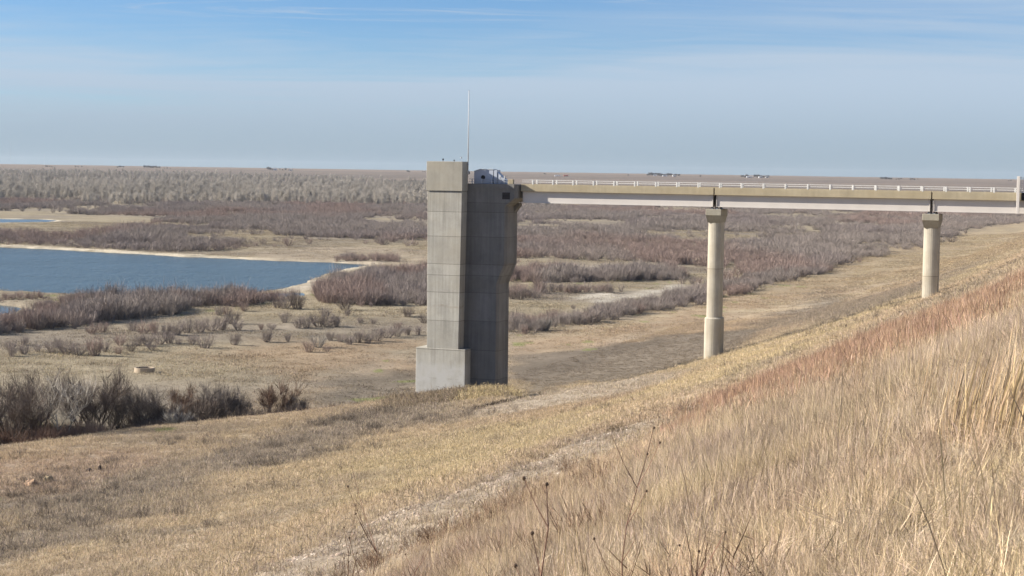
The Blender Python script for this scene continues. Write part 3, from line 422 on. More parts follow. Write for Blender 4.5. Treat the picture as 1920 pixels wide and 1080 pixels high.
# ------------------------------------------------------------------ vegetation prototypes
def ribbons(P,W,rng,var):
    """P (n,k,3) polylines, W (n,k) half widths -> verts, quads, per-vertex var"""
    n,k,_=P.shape; d=P[:,-1]-P[:,0]; a=rng.normal(size=(n,3)); s=np.cross(d,a); s/=np.linalg.norm(s,axis=1)[:,None]+1e-9
    L=P-s[:,None]*W[...,None]; Rr=P+s[:,None]*W[...,None]
    V=np.stack([L,Rr],2).reshape(-1,3); base=(np.arange(n)*k*2)[:,None]+np.arange(k-1)[None]*2
    Q=np.stack([base,base+1,base+3,base+2],-1).reshape(-1,4)
    return V,Q,np.repeat(var,k*2,axis=0)
def proto(name,parts,mat):
    V=[];Q=[];C=[];o=0
    for v,q,c in parts: V.append(v);Q.append(q+o);C.append(c);o+=len(v)
    V=np.vstack(V);Q=np.vstack(Q);C=np.concatenate(C)
    me=raw_mesh(name,V,Q); at=me.attributes.new('var','FLOAT_COLOR','POINT')
    if C.ndim==1: C=np.column_stack([C,C,C])
    at.data.foreach_set('color',np.column_stack([C,np.ones(len(C))]).astype(np.float32).ravel())
    me.materials.append(mat); return me
def grass(name,n,rad,h,w,lean,rng,flop=.35,seed_w=1.):
    b=rng.normal(size=(n,2))*rad*.5; ang=rng.uniform(0,2*math.pi,n); L=h*rng.uniform(.45,1.1,n)
    ln=np.abs(rng.normal(0,flop,n)); dx=np.cos(ang)*ln+lean; dy=np.sin(ang)*ln
    k=4; u=np.linspace(0,1,k)[None,:,None]; z=np.maximum(.15,1-.35*(dx**2+dy**2))
    P=np.zeros((n,k,3)); P[:,:,0]=b[:,0:1]+(dx*L)[:,None]*u[...,0]**1.6; P[:,:,1]=b[:,1:2]+(dy*L)[:,None]*u[...,0]**1.6; P[:,:,2]=-.05+(L*z)[:,None]*u[...,0]
    W=w*.5*np.array([.9,1,.75*seed_w,.15])[None]*rng.uniform(.6,1.4,n)[:,None]
    v=(rng.uniform(.5,1.38,n)*np.where(rng.uniform(size=n)<.12,1.25,1))[:,None]*np.column_stack([np.ones(n),rng.uniform(.93,1.03,n),rng.uniform(.82,1.1,n)])
    return [ribbons(P,W,rng,v)]
def shrub(name,n,rad,h,w,rng,side=4,spread=.5,base=.15,twv=1.):
    """bare multi-stem shrub, unit: metres"""
    ang=rng.uniform(0,2*math.pi,n); sp=spread*np.sqrt(rng.uniform(0,1,n)); L=h*(1-.45*sp/max(spread,.01)*rng.uniform(.2,1,n))*rng.uniform(.7,1.08,n)
    bx=np.cos(ang)*rad*base*rng.uniform(0,1,n); by=np.sin(ang)*rad*base*rng.uniform(0,1,n); k=5; u=np.linspace(0,1,k)
    a2=ang+rng.normal(0,.3,n); ox=np.cos(a2)*sp*rad*2; oy=np.sin(a2)*sp*rad*2
    P=np.zeros((n,k,3)); P[:,:,0]=bx[:,None]+ox[:,None]*u**.85; P[:,:,1]=by[:,None]+oy[:,None]*u**.85; P[:,:,2]=L[:,None]*u**1.08-.1
    P[:,1:]+=rng.normal(0,.03*h,(n,k-1,3))
    W=w*.5*np.array([1.3,1.1,.8,.55,.2])[None]*rng.uniform(.7,1.3,n)[:,None]
    v=rng.uniform(.65,1.25,n)
    out=[ribbons(P,W,rng,v)]
    m=n*side; src=rng.integers(0,n,m); uu=rng.uniform(.3,.95,m); i0=np.floor(uu*(k-1)).astype(int); fr=(uu*(k-1)-i0)[:,None]
    st_=P[src,i0]*(1-fr)+P[src,i0+1]*fr; d=np.column_stack([ox[src],oy[src],L[src]*.8]); d/=np.linalg.norm(d,axis=1)[:,None]
    d=d+rng.normal(0,.45,(m,3)); ln=(h*rng.uniform(.1,.3,m))[:,None]
    T=np.stack([st_,st_+d*ln*.5+[0,0,.01],st_+d*ln+np.array([0,0,1])*ln*.25],1)
    out.append(ribbons(T,w*.32*np.array([1,.7,.25])[None]*rng.uniform(.6,1.3,m)[:,None],rng,rng.uniform(.7,1.3,m)*twv))
    return out
def tree_like(n_l,h,rng,w=.03,crown=.45,tr=.12,twigs=260):
    """single-trunk bare tree as ribbons, far use"""
    k=4; parts=[]
    P=np.zeros((3,2,3)); P[:,1,2]=h*.6; P[:,1,0]=rng.normal(0,.2,3)
    parts.append(ribbons(P,np.array([[tr,.03]]*3),rng,np.array([1.,1.1,.9])))
    n=n_l; zb=h*rng.uniform(.12,.75,n); ang=rng.uniform(0,6.28,n); L=h*crown*rng.uniform(.5,1,n)*(1.1-zb/h)
    P=np.zeros((n,3,3)); P[:,:,2]=zb[:,None]+ (L*1.0)[:,None]*np.array([0,.5,1.1]); P[:,:,0]=(np.cos(ang)*L*.6)[:,None]*np.array([0,.6,1]); P[:,:,1]=(np.sin(ang)*L*.6)[:,None]*np.array([0,.6,1])
    parts.append(ribbons(P,w*np.array([[1.6,1,.4]])*np.ones((n,1)),rng,rng.uniform(.8,1.2,n)))
    m=twigs; src=rng.integers(0,n,m); u=rng.uniform(.2,1,m)[:,None]; s=P[src,0]*(1-u)+P[src,2]*u; d=rng.normal(0,.6,(m,3))+[0,0,.9]
    T=np.stack([s,s+d*h*.11],1)
    nb=int(m*.9); ph=rng.uniform(0,6.28,nb); uu=rng.uniform(-.8,1,nb); q=np.sqrt(1-uu*uu)*rng.uniform(.3,1,nb)*(1+.3*np.sin(3*ph)); c0=np.column_stack([np.cos(ph)*q*h*.30,np.sin(ph)*q*h*.30,h*(.60+.36*uu)]); d0=rng.normal(0,.5,(nb,3))+[0,0,.9]
    T=np.concatenate([T,np.stack([c0,c0+d0*h*.09],1)]); m=len(T)
    parts.append(ribbons(T,w*.6*np.array([[1,.3]])*np.ones((m,1)),rng,rng.uniform(.7,1.25,m)))
    return parts
def protos(cname,meshes):
    c=bpy.data.collections.new(cname)
    for i,me in enumerate(meshes):
        o=bpy.data.objects.new(me.name,me); c.objects.link(o)
    return c
def scatter(name,col,xyv,tint,scl,lean,label,cat,pids=None,rotz=None,kind='stuff'):
    xyv=np.asarray(xyv); n=len(xyv); z=height(xyv[:,0],xyv[:,1])
    me=bpy.data.meshes.new(name); me.vertices.add(n); me.vertices.foreach_set('co',np.column_stack([xyv,z]).astype(np.float32).ravel())
    def at(nm,ty,arr,key): a=me.attributes.new(nm,ty,'POINT'); a.data.foreach_set(key,np.ascontiguousarray(arr).ravel())
    at('tint','FLOAT_COLOR',np.column_stack([np.clip(tint,0,1),np.ones(n)]).astype(np.float32),'color')
    at('scl','FLOAT_VECTOR',np.asarray(scl,np.float32),'vector')
    rz=rng.uniform(0,6.283,n) if rotz is None else rotz
    at('rot','FLOAT_VECTOR',np.column_stack([lean*rng.normal(0,.5,n),lean*rng.normal(0,.5,n),rz]).astype(np.float32),'vector')
    k=len(col.objects); at('pid','INT',(rng.integers(0,k,n) if pids is None else pids).astype(np.int32),'value')
    o=bpy.data.objects.new(name,me); COL.objects.link(o); tag(o,label,cat,kind=kind)
    ng=bpy.data.node_groups.new(name,'GeometryNodeTree'); ng.interface.new_socket('Geometry',in_out='INPUT',socket_type='NodeSocketGeometry'); ng.interface.new_socket('Geometry',in_out='OUTPUT',socket_type='NodeSocketGeometry')
    gi=ng.nodes.new('NodeGroupInput'); go=ng.nodes.new('NodeGroupOutput'); ip=ng.nodes.new('GeometryNodeInstanceOnPoints'); ci=ng.nodes.new('GeometryNodeCollectionInfo')
    ci.inputs['Collection'].default_value=col; ci.inputs['Separate Children'].default_value=True; ci.inputs['Reset Children'].default_value=True
    def na(nm,ty):
        a=ng.nodes.new('GeometryNodeInputNamedAttribute'); a.data_type=ty; a.inputs[0].default_value=nm; return a.outputs[0]
    l=ng.links.new; l(gi.outputs[0],ip.inputs['Points']); l(ci.outputs[0],ip.inputs['Instance']); ip.inputs['Pick Instance'].default_value=True
    l(na('pid','INT'),ip.inputs['Instance Index']); e2r=ng.nodes.new('FunctionNodeEulerToRotation'); l(na('rot','FLOAT_VECTOR'),e2r.inputs[0]); l(e2r.outputs[0],ip.inputs['Rotation']); l(na('scl','FLOAT_VECTOR'),ip.inputs['Scale']); l(ip.outputs[0],go.inputs[0])
    mo=o.modifiers.new('scatter','NODES'); mo.node_group=ng; print('scatter',name,n); return o
def cand(r0,r1,dens,half=18.3):
    """uniform points per square metre in a sector of the world around the viewpoint"""
    A=(r1*r1-r0*r0)*math.radians(half); n=int(A*dens); r=np.sqrt(rng.uniform(r0*r0,r1*r1,n)); a=np.radians(rng.uniform(-half,half,n))
    return r*np.sin(a),r*np.cos(a)
def iso(n,a=.75,b=1.3): 
    s=rng.uniform(a,b,n); return np.column_stack([s,s,s*rng.uniform(.85,1.2,n)])
def vis(x,y,ok): return np.column_stack([x[ok],y[ok]])
g_=np.random.default_rng(5)
P_near=protos('near_grass_clumps',[proto('blade_clump_%d'%i,grass('',[90,90,80,110,110,110][i],.30,[.50,.56,.64,.34,.38,.42][i],.0062,[.10,.14,.08,.2,.05,.12][i],g_,[.3,.4,.28,.85,1.0,.7][i]),M_grass) for i in range(6)])
P_mid=protos('mid_grass_clumps',[proto('mid_clump_%d'%i,grass('',70,.45,.50+.05*i,.014,.10,g_,.35),M_grass) for i in range(4)])
P_low=protos('low_grass_clumps',[proto('low_clump_%d'%i,grass('',90,.95,.27+.03*i,.022,.12,g_,.75),M_grass) for i in range(4)])
P_val=protos('valley_grass_clumps',[proto('val_clump_%d'%i,grass('',80,2.3,.30,.05,.1,g_,.8),M_grass) for i in range(3)])
P_stalk=protos('grass_stalks',[proto('stalk_%d'%i,grass('',7,.25,1.0,.006,.12,g_,.10,1.8),M_grass) for i in range(4)])
P_weed=protos('weed_clumps',[proto('weed_%d'%i,shrub('',26,.45,.62,.012,g_,6,.5,.5),M_twig) for i in range(4)])
P_sh=protos('willow_shrubs',[proto('willow_%d'%i,shrub('',42,1.15,2.6,.045,g_,5,.42+.05*i,.4),M_twig) for i in range(5)])
P_tr=protos('cottonwoods',[proto('cottonwood_%d'%i,tree_like(40,[9,10,11.5,13,8][i],g_,.07,.45,.13,520),M_twig) for i in range(5)])
# ------------------------------------------------------------------ grass and thickets
def jit(c,a=.12): return .95*c*(1+a*rng.normal(size=(len(c),1)))
SAND=('trail','cut','dirtline')
def sandy(x,y,g=0): 
    m=np.zeros(len(x))
    for k in SAND: m=np.maximum(m,zin(k,x,y,.8,.7,3)*(.78 if k=='trail' else .7))
    return m
# foreground slope
x,y=cand(3,42,19); RD=lambda x,y: zin('red',x,y,4,5,7)*np.clip(.75+.9*vnoise(x,y,4,57),0,1)*np.interp(x,[6,14,30],[.35,.8,.7])*np.interp(np.hypot(x,y),[44,62],[0,1])
x2,y2=cand(3,13,16); x,y=np.append(x,x2),np.append(y,y2); ok=(zd('fg',x,y,1.0,3)<0)&(rng.uniform(size=len(x))>.85*RD(x,y)); x,y=x[ok],y[ok]; n=len(x)
n2=vnoise(x,y,4,51); n3=vnoise(x,y,1.4,52)
T=np.array([[.53,.425,.31]])*(1+.16*n2+.12*n3)[:,None]; T=T*np.column_stack([np.ones(n),1+.03*n3,1+.06*vnoise(x,y,2.5,53)]); 
gr=(vnoise(x,y,3.2,54)>.35)[:,None]; T=np.where(gr,T*np.array([[.90,.90,.93]]),T)
S=iso(n,.7,1.3); S[:,2]*=np.interp(n2+.5*n3,[-1,1],[.6,1.3])*np.interp(np.hypot(x,y),[4,16,30],[.75,.85,1.05]); S*=np.interp(-zd('fg',x,y),[0,4,12],[.4,.7,1])[:,None]
scatter('tall_dry_grass',P_near,np.column_stack([x,y]),jit(T,.17),S,.45,'tall dry tan grass covering the near dam slope at the lower right','grass')
x,y=cand(42,165,5.5); ok=(zd('fg',x,y,2.5,6)<0); x,y=x[ok],y[ok]; n=len(x)
n2=vnoise(x,y,9,51); n3=vnoise(x,y,3,52); T=np.array([[.52,.41,.295]])*(1+.12*n2+.10*n3)[:,None]
S=iso(n,.8,1.25); S[:,2]*=np.clip(.85+.3*n2,.5,1.2); S*=np.interp(-zd('fg',x,y),[0,4,14],[.4,.6,1])[:,None]
rd=RD(x,y); pick=rng.uniform(size=n)<rd*.85
scatter('slope_grass',P_mid,np.column_stack([x,y])[~pick],jit(T[~pick],.16),S[~pick],.4,'pale dry grass on the dam slope farther up beside the reddish band','grass')
x,y=cand(40,140,6); rd=RD(x,y); ok=rng.uniform(size=len(x))<rd*.95; x,y=x[ok],y[ok]; n=len(x)
T=np.array([[.455,.31,.22]])*(1+.15*vnoise(x,y,2.5,55))[:,None]; S=iso(n,.8,1.2); S[:,2]*=1.1
scatter('reddish_grass',P_mid,np.column_stack([x,y]),jit(T,.12),S,.2,'band of rusty red bunch grass along the edge of the near slope','grass')
x,y=cand(5,60,1.1); ok=(zd('fg',x,y,1,3)<-.5)&(vnoise(x,y,3,58)>-.1); x,y=x[ok],y[ok]; n=len(x); S=iso(n,.75,1.1)*np.column_stack([np.ones(n)*1]*3)
S[:,2]*=.95; T=np.array([[.50,.39,.26]])*np.ones((n,1))
scatter('grass_stalks',P_stalk,np.column_stack([x,y]),jit(T,.1),S,.2,'scattered straw coloured seed stalks standing above the near grass','grass')
# small brown weeds low in the foreground
x,y=cand(12,75,.8); ok=(zd('fg',x,y,1.5,4)<0)&(vnoise(x,y,6,59)>.15)&(x<2.0+.02*y); x,y=x[ok],y[ok]; n=len(x)
scatter('brown_weeds',P_weed,np.column_stack([x,y]),jit(np.array([[.27,.185,.125]])*np.ones((n,1)),.15),iso(n,.7,1.1),.2,'thin brown weeds mixed in the grass at the bottom centre','weeds')
# benches and spit below the trail
x,y=cand(36,330,3.6); s,t=st(x,y); ok=(zd('fg',x,y)>0)&((t<84)|(y<np.interp(x,EX,EY)+3))&(t>5)&(rng.uniform(size=len(x))>sandy(x,y))
brownm=np.maximum(zin('mud',x,y,3,3),zin('mud2',x,y,3,3)); ok&=(rng.uniform(size=len(x))>brownm*.55)&(rng.uniform(size=len(x))>zin('redsoil',x,y,2,3)*.35)
x,y=x[ok],y[ok]; n=len(x); base=groundcol(x,y)
S=iso(n,.6,1.15); wd=zin('weeds',x,y,3,4); S*= (1+.25*wd-.45*np.maximum(zin('mud',x,y,3,3),zin('mud2',x,y,3,3)))[:,None]; S*=np.clip(.9+.25*vnoise(x,y,3,61),.5,1.3)[:,None]
scatter('bench_grass',P_low,np.column_stack([x,y]),jit(base*1.42,.10),S,.2,'short straw coloured grass on the benches below the stony track','grass')
x,y=cand(80,240,.9); wd=zin('weeds',x,y,5,8)*np.clip(.3+1.1*vnoise(x,y,6,62),0,1); wd=np.maximum(wd,.22*np.clip(vnoise(x,y,8,64)*2.2-.5,0,1)*(zd('fg',x,y)>0)*(sandy(x,y)<.3)*(y<np.interp(x,EX,EY))); ok=rng.uniform(size=len(x))<wd; x,y=x[ok],y[ok]; n=len(x)
scatter('grey_weeds',P_weed,np.column_stack([x,y]),jit(np.array([[.20,.165,.13]])*np.ones((n,1)),.2),iso(n,.8,1.5),.2,'band of dull grey brown weeds crossing the lower left grassland','weeds')
# tuft fringe on the mound in front of the tower
x=rng.uniform(-13,2,900); y=rng.uniform(184,197.5,900); n=len(x)
scatter('mound_grass',P_low,np.column_stack([x,y]),jit(np.where((x>-4.5)[:,None],np.array([[.44,.36,.22]]),np.array([[.29,.235,.17]])),.1),iso(n,1.3,2.1),.2,'taller grass on the mound hiding the foot of the tower','grass')
x=np.linspace(-3.6,1.2,70)+rng.normal(0,.05,70); y=np.interp(x,[-3.6,1.2],[171,178.5])+rng.normal(0,.25,70); n=70  # dark weed clumps stand in for the shadow gap under the overhanging turf
scatter('turf_shadow_gap',P_weed,np.column_stack([x,y]),jit(np.array([[.07,.055,.045]])*np.ones((n,1)),.2),iso(n,.5,.9),.3,'dark clumps standing in for the shadow gap under the mound turf before the tower','turf')
# valley meadow
x,y=cand(205,900,.36); s,t=st(x,y); ok=(t>82)|((np.hypot(x,y)>330)&(t>12))
for P_,zz_,sf in LAKES: ok&=polyd(P_,x,y)>2.5
for k in ('salt1','salt2','sandspit'): ok&=~((zd(k,x,y)<1)&(rng.uniform(size=len(x))<.8))
ok&=rng.uniform(size=len(x))>np.maximum(zin('mud',x,y,3,3)*.9,zin('flat1',x,y,5,8)*.6)
x,y=x[ok],y[ok]; n=len(x)
scatter('meadow_grass',P_val,np.column_stack([x,y]),jit(groundcol(x,y)*1.2,.12),iso(n,.5,1.1)*np.clip(.85+.5*vnoise(x,y,12,63),.35,1.4)[:,None],.15,'low dry meadow grass on the flat reservoir bed','grass')
# near willow thickets
GREY=np.array([.30,.265,.24]); REDT=np.array([.31,.235,.20]); PURP=np.array([.275,.24,.225]); DARKT=np.array([.17,.14,.12])
def thicket(x,y,redbias=0.,sc_=22):
    r_=np.clip((vnoise(x,y*.5,sc_,71)+.5*vnoise(x,y*.5,sc_/3,72)+redbias)*2.2,0,1)[:,None]; p_=np.clip(vnoise(x,y,sc_*.7,73)*2,0,1)[:,None]
    c=(GREY[None]*(1-p_)+PURP[None]*p_)*np.array([1.02,.985,.95]); return jit(c*(1-r_)+REDT[None]*r_,.10)
XS=[];TS=[];SS=[]
for k,dn,rb,h0 in (('T_left',.42,-.25,1.25),('T_left2',.3,.5,.8),('T_left3',.33,.35,1.05),('T_mid',.34,.15,1.15),('T_right',.36,-.05,1.2),('T_right2',.2,.2,.8),('T_diag',.36,.0,.85),('T_row',.22,.9,.9)):
    P_=np.array(Zp[k]); lo=P_.min(0)-4; hi=P_.max(0)+4; n=int((hi-lo).prod()*dn); x=rng.uniform(lo[0],hi[0],n); y=rng.uniform(lo[1],hi[1],n)
    ok=(zd(k,x,y,2.,9)<0); 
    for Pw,zz_,sf in LAKES: ok&=polyd(Pw,x,y)>2
    x,y=x[ok],y[ok]; XS.append(np.column_stack([x,y])); TS.append(thicket(x,y,rb,18)); s_=iso(len(x),.45,1.2)*h0; s_*=np.clip(.95+.35*vnoise(x,y,7,74),.6,1.3)[:,None]; s_*=np.interp(np.minimum(polyd(LAKES[2][0],x,y),30),[0,8,25],[.45,.5,1.])[:,None]; SS.append(s_)
scatter('willow_thicket',P_sh,np.vstack(XS),np.vstack(TS),np.vstack(SS),.1,'bare grey brown willow thickets around the lake shore and the clearings','thicket')
# far thickets right and left
x,y=cand(440,1750,.085,18); 
inr=(zd('T_far',x,y,6,30)<0); inl=(zd('T_farl',x,y,6,30)<0)&(zd('flat1',x,y,5,15)>0)
gate=vnoise(x/1.4,y/2.2,38,75)+.5*vnoise(x,y/2,14,76); gate=np.where(rng.uniform(size=len(x))<.06,9,gate); pc=polyd([[-260,700],[-180,690],[-175,760],[-190,980],[-400,1100]],x,y)>0
ok=pc&(inr&(gate>-.30)&(zd('flat2',x,y,3,10)>0))|(pc&inl&(gate>-.34))
for P_,zz_,sf in LAKES: ok&=polyd(P_,x,y)>5
x,y=x[ok],y[ok]; n=len(x); s_=iso(n,.6,1.25)*1.05; s_[:,:2]*=1.35; s_*=np.clip(.9+.4*vnoise(x,y,25,77),.5,1.3)[:,None]
scatter('distant_willow_thicket',P_sh,np.column_stack([x,y]),thicket(x,y*.6,-.12,60),s_,.08,'wide belt of leafless brown and reddish willows filling the flat reservoir bed','thicket')
# cottonwoods
x,y=cand(1150,3600,.011,18); f1=zd('forest',x,y,25,120)<0; f2=zd('forest2',x,y,20,120)<0
dn=np.interp(y,[1200,1500,2300,3500],[1,1,.45,.12]); g2=vnoise(x,y/2,160,78)
ok=(f1&(rng.uniform(size=len(x))<dn)&(g2>-.55))|(f2&(rng.uniform(size=len(x))<.35)&(g2>-.2))
x,y=x[ok],y[ok]; n=len(x)
scatter('cottonwood_forest',P_tr,np.column_stack([x,y]),jit(np.array([[.48,.43,.36]])*(1+.2*vnoise(x,y/2,90,79))[:,None],.1),iso(n,.35,.95),.05,'pale grey belt of leafless cottonwoods below the far plain','forest')
# gravel on the track
gc=protos('stones',[])
for i in range(4):
    bm=bmesh.new(); bmesh.ops.create_icosphere(bm,subdivisions=1,radius=.5)
    for v in bm.verts: v.co*=g_.uniform(.65,1.15); v.co.z*=.65
    me=bpy.data.meshes.new('stone_%d'%i); bm.to_mesh(me); bm.free(); gc.objects.link(bpy.data.objects.new(me.name,me))
m_,nt_,b_=newmat('stone'); a_=N(nt_,'ShaderNodeAttribute',attribute_type='INSTANCER',attribute_name='tint'); nt_.links.new(a_.outputs['Color'],b_.inputs['Base Color'])
for o_ in gc.objects: o_.data.materials.append(m_)
M_stone=m_
x,y=cand(40,240,24,14); dt=zd('trail',x,y); s,t=st(x,y); edge=np.exp(-((dt+.9)/.9)**2)*np.where(vnoise(x,y,3,81)>-.1,1,.2)
ok=(dt<.6)&(rng.uniform(size=len(x))<.10+.75*edge*(t>27.5+0*t)); ok|=(zd('cut',x,y)<0)&(rng.uniform(size=len(x))<.012)
x,y=x[ok],y[ok]; n=len(x); q=rng.uniform(size=n)
sz=np.where(q<.9,rng.uniform(.06,.17,n),rng.uniform(.17,.36,n))
scatter('track_gravel',gc,np.column_stack([x,y]),jit(np.where((rng.uniform(size=n)<.2)[:,None],np.array([[.55,.47,.38]]),np.array([[.40,.31,.24]])),.15),np.column_stack([sz,sz*rng.uniform(.6,1,n),sz*rng.uniform(.5,.9,n)]),.4,'loose tan stones along the stony track','gravel')
# ------------------------------------------------------------------ single things
def ground(o,x,y,z=0): o.location=(x,y,float(height(x,y))+z); return o
NUM=['first','second','third','fourth','fifth','sixth','seventh','eighth','ninth','tenth','eleventh','twelfth']
CN=['grey brown','rusty reddish','dark grey','pale grey']; CT=[GREY*np.array([1.0,.95,.93]),REDT*1.02,DARKT*1.1,np.array([.36,.33,.29])]
rows={}
for s_ in DATA['SHRUBS']: rows.setdefault(s_[0],[]).append(s_)
shm=[proto('shrub_mesh_%d'%i,shrub('',60,1.0,2.,.032,g_,7,.30+.06*i,.35),M_twig) for i in range(6)]
i_=0
for k,L_ in rows.items():
    L_=sorted(L_,key=lambda q:math.atan2(q[1][0],q[1][1])); m=len(L_)
    for j,(_,(px,py),h,c) in enumerate(L_):
        o=bpy.data.objects.new('bare_shrub',shm[i_%6]); COL.objects.link(o); i_+=1; ground(o,px,py)
        sc_=h/2.; o.scale=(sc_*rng.uniform(.95,1.3),sc_*rng.uniform(.95,1.3),sc_); o.rotation_euler=(0,0,rng.uniform(0,6.28)); o['tint']=tuple(.92*float(a) for a in CT[c]*rng.uniform(.9,1.1))
        sz='tall' if h>2.6 else 'low' if h<1.4 else 'medium'
        pos=(NUM[j]+' from the left') if j<=m//2 else (NUM[m-1-j]+' from the right' if j<m-1 else 'rightmost')
        tag(o,'%s %s leafless shrub, %s in the %s'%(sz,CN[c],pos.replace('first from the left','leftmost') if j else 'leftmost',k),'shrub',group='shrubs of the '+k)
# trees of the channel
M_bark=simple('dark_bark',(.115,.09,.075),.95,var=.25,sc=4); M_pale=simple('pale_bark',(.42,.38,.32),.95,var=.15,sc=4); M_brown=simple('brown_bark',(.15,.10,.075),.95,var=.2,sc=4)
def bare_tree(h,rng,stems=3,spread=.5,twigs=900,tw=.022):
    tr=MB(); segs=[]
    def grow(p,d,L,r,lev):
        n=4; pts=[p]; q=p.copy(); dd=d.copy()
        for i in range(n):
            dd=dd+rng.normal(0,.13,3)+np.array([0,0,.05]); dd/=np.linalg.norm(dd); q=q+dd*L/n; pts.append(q.copy())
        rr=[r*(1-.6*i/n) for i in range(n+1)]
        if lev<3: tr.tube(pts,rr,5 if lev<2 else 3)
        segs.append((pts,lev))
        if lev<3:
            nb=[4,4,3][lev]
            for b in range(nb):
                i=rng.integers(1,n+1); a=rng.uniform(0,6.28); side=np.array([math.cos(a),math.sin(a),.25]); d2=dd*.75+side*rng.uniform(.4,.8); d2/=np.linalg.norm(d2)
                grow(pts[i],d2,L*rng.uniform(.5,.75),r*(1-.6*i/n)*.7,lev+1)
    for s in range(stems):
        a=6.28*s/stems+rng.uniform(0,1); d=np.array([math.cos(a)*spread,math.sin(a)*spread,1.]); d/=np.linalg.norm(d)
        grow(np.array([math.cos(a)*.12,math.sin(a)*.12,-.2]),d,h*.50,h*.020,0)
    pp=[s for s in segs if s[1]>=2]; T=[]; idx=rng.integers(0,len(pp),twigs)
    for k in idx:
        pts=pp[k][0]; i=rng.integers(1,5); p=pts[i]; d=(pts[i]-pts[i-1]); d=d/np.linalg.norm(d)+rng.normal(0,.5,3)+[0,0,.25]; L=h*rng.uniform(.06,.15); T.append([p,p+d*L*.5,p+d*L+np.array([0,0,.04*h])])
    T=np.array(T); top=T[:,2,2].max()
    return tr,T,top
kinds={'d':(M_bark,np.array([.155,.125,.105]),'dark'),'g':(M_bark,np.array([.21,.18,.155]),'grey'),'b':(M_brown,np.array([.17,.115,.085]),'brown'),'p':(M_pale,np.array([.45,.41,.35]),'pale')}
TL={0:'dark bare tree at the far left of the channel row',1:'tallest dark bare tree of the channel row near the left edge',2:'pale grey barked bare tree among the dark ones at the left',3:'shorter dark bare tree just in front of the tallest one',4:'broad dark bare tree right of the pale tree',5:'dark bare tree behind the broad one right of the pale tree',6:'grey bare tree leaning right beside the broad dark tree',7:'round grey bare tree in the middle of the channel row',8:'low dark bare tree left of the round grey one',9:'low dark bare tree just right of the round grey one',10:'brown bare tree with twisted trunk right of the gap in the row',11:'small pale straight stemmed sapling left of the brown twisted tree foot',12:'smaller pale sapling beside the straight stemmed one',13:'grey dense bare tree right of the twisted brown tree',14:'grey dense bare tree second right of the twisted brown tree',15:'low grey bare tree between the dense grey trees and the reddish spreading one',16:'spreading reddish brown bare tree standing alone at the right end of the row',17:'low grey bush tree at the very right end of the channel row',18:'low dark bare tree at the foot of the dense grey trees'}
for i,((x,y),h,kd) in enumerate(DATA['TREES']):
    bm_,tint,nm=kinds[kd]; r2=np.random.default_rng(100+i)
    stems={'d':4,'g':5,'b':3,'p':2}[kd]; tr,T,top=bare_tree(h,r2,stems,.55 if kd!='p' else .12,2000 if kd!='p' else 700); f=(1.08 if i<14 else 1.25)*h/top
    t_=empty('bare_tree'); ground(t_,x,y); tag(t_,TL[i],'tree',group='bare trees in the channel')
    me=tr.mesh('trunk',True); me.transform(Matrix.Scale(f,4)); link('trunk',me,bm_,t_)
    v,q,c=ribbons(T*f,np.array([[.016,.011,.004]])*np.ones((len(T),1)),r2,r2.uniform(.7,1.25,len(T))); cr=link('crown',proto('crown',[(v,q,c)],M_twig),None,t_); cr['tint']=tuple(map(float,tint))
x=[];y=[]
P_=np.array(Zp['bushchan']); lo=P_.min(0)-3; hi=P_.max(0)+3
x=rng.uniform(-62,-15,9000); y=rng.uniform(160,215,9000); ye=np.interp(x,EX,EY); ok=(y>ye+4.5)&(y<ye+np.interp(x,[-60,-45,-20],[24,18,9]))&(vnoise(x,y,5,84)>-.45)&(rng.uniform(size=9000)<.8); x,y=x[ok],y[ok]; n=len(x)
hh_=np.interp(x,[-60,-45,-38,-30,-20,-17],[1.0,1.0,.85,.85,.75,.6])*np.clip(.85+.4*vnoise(x,y,4,85),.4,1.3)*.80
rr_=np.clip((vnoise(x,y,7,86)+np.interp(x,[-60,-46,-40],[1.0,.7,-.1]))*1.5,0,1)[:,None]
scatter('channel_brush',P_sh,np.column_stack([x,y]),jit((np.array([[.165,.135,.115]])*(1-rr_)+np.array([[.21,.14,.105]])*rr_),.18),iso(n,.6,1.25)*hh_[:,None],.15,'dark tangled brush filling the channel under the bare trees','brush')
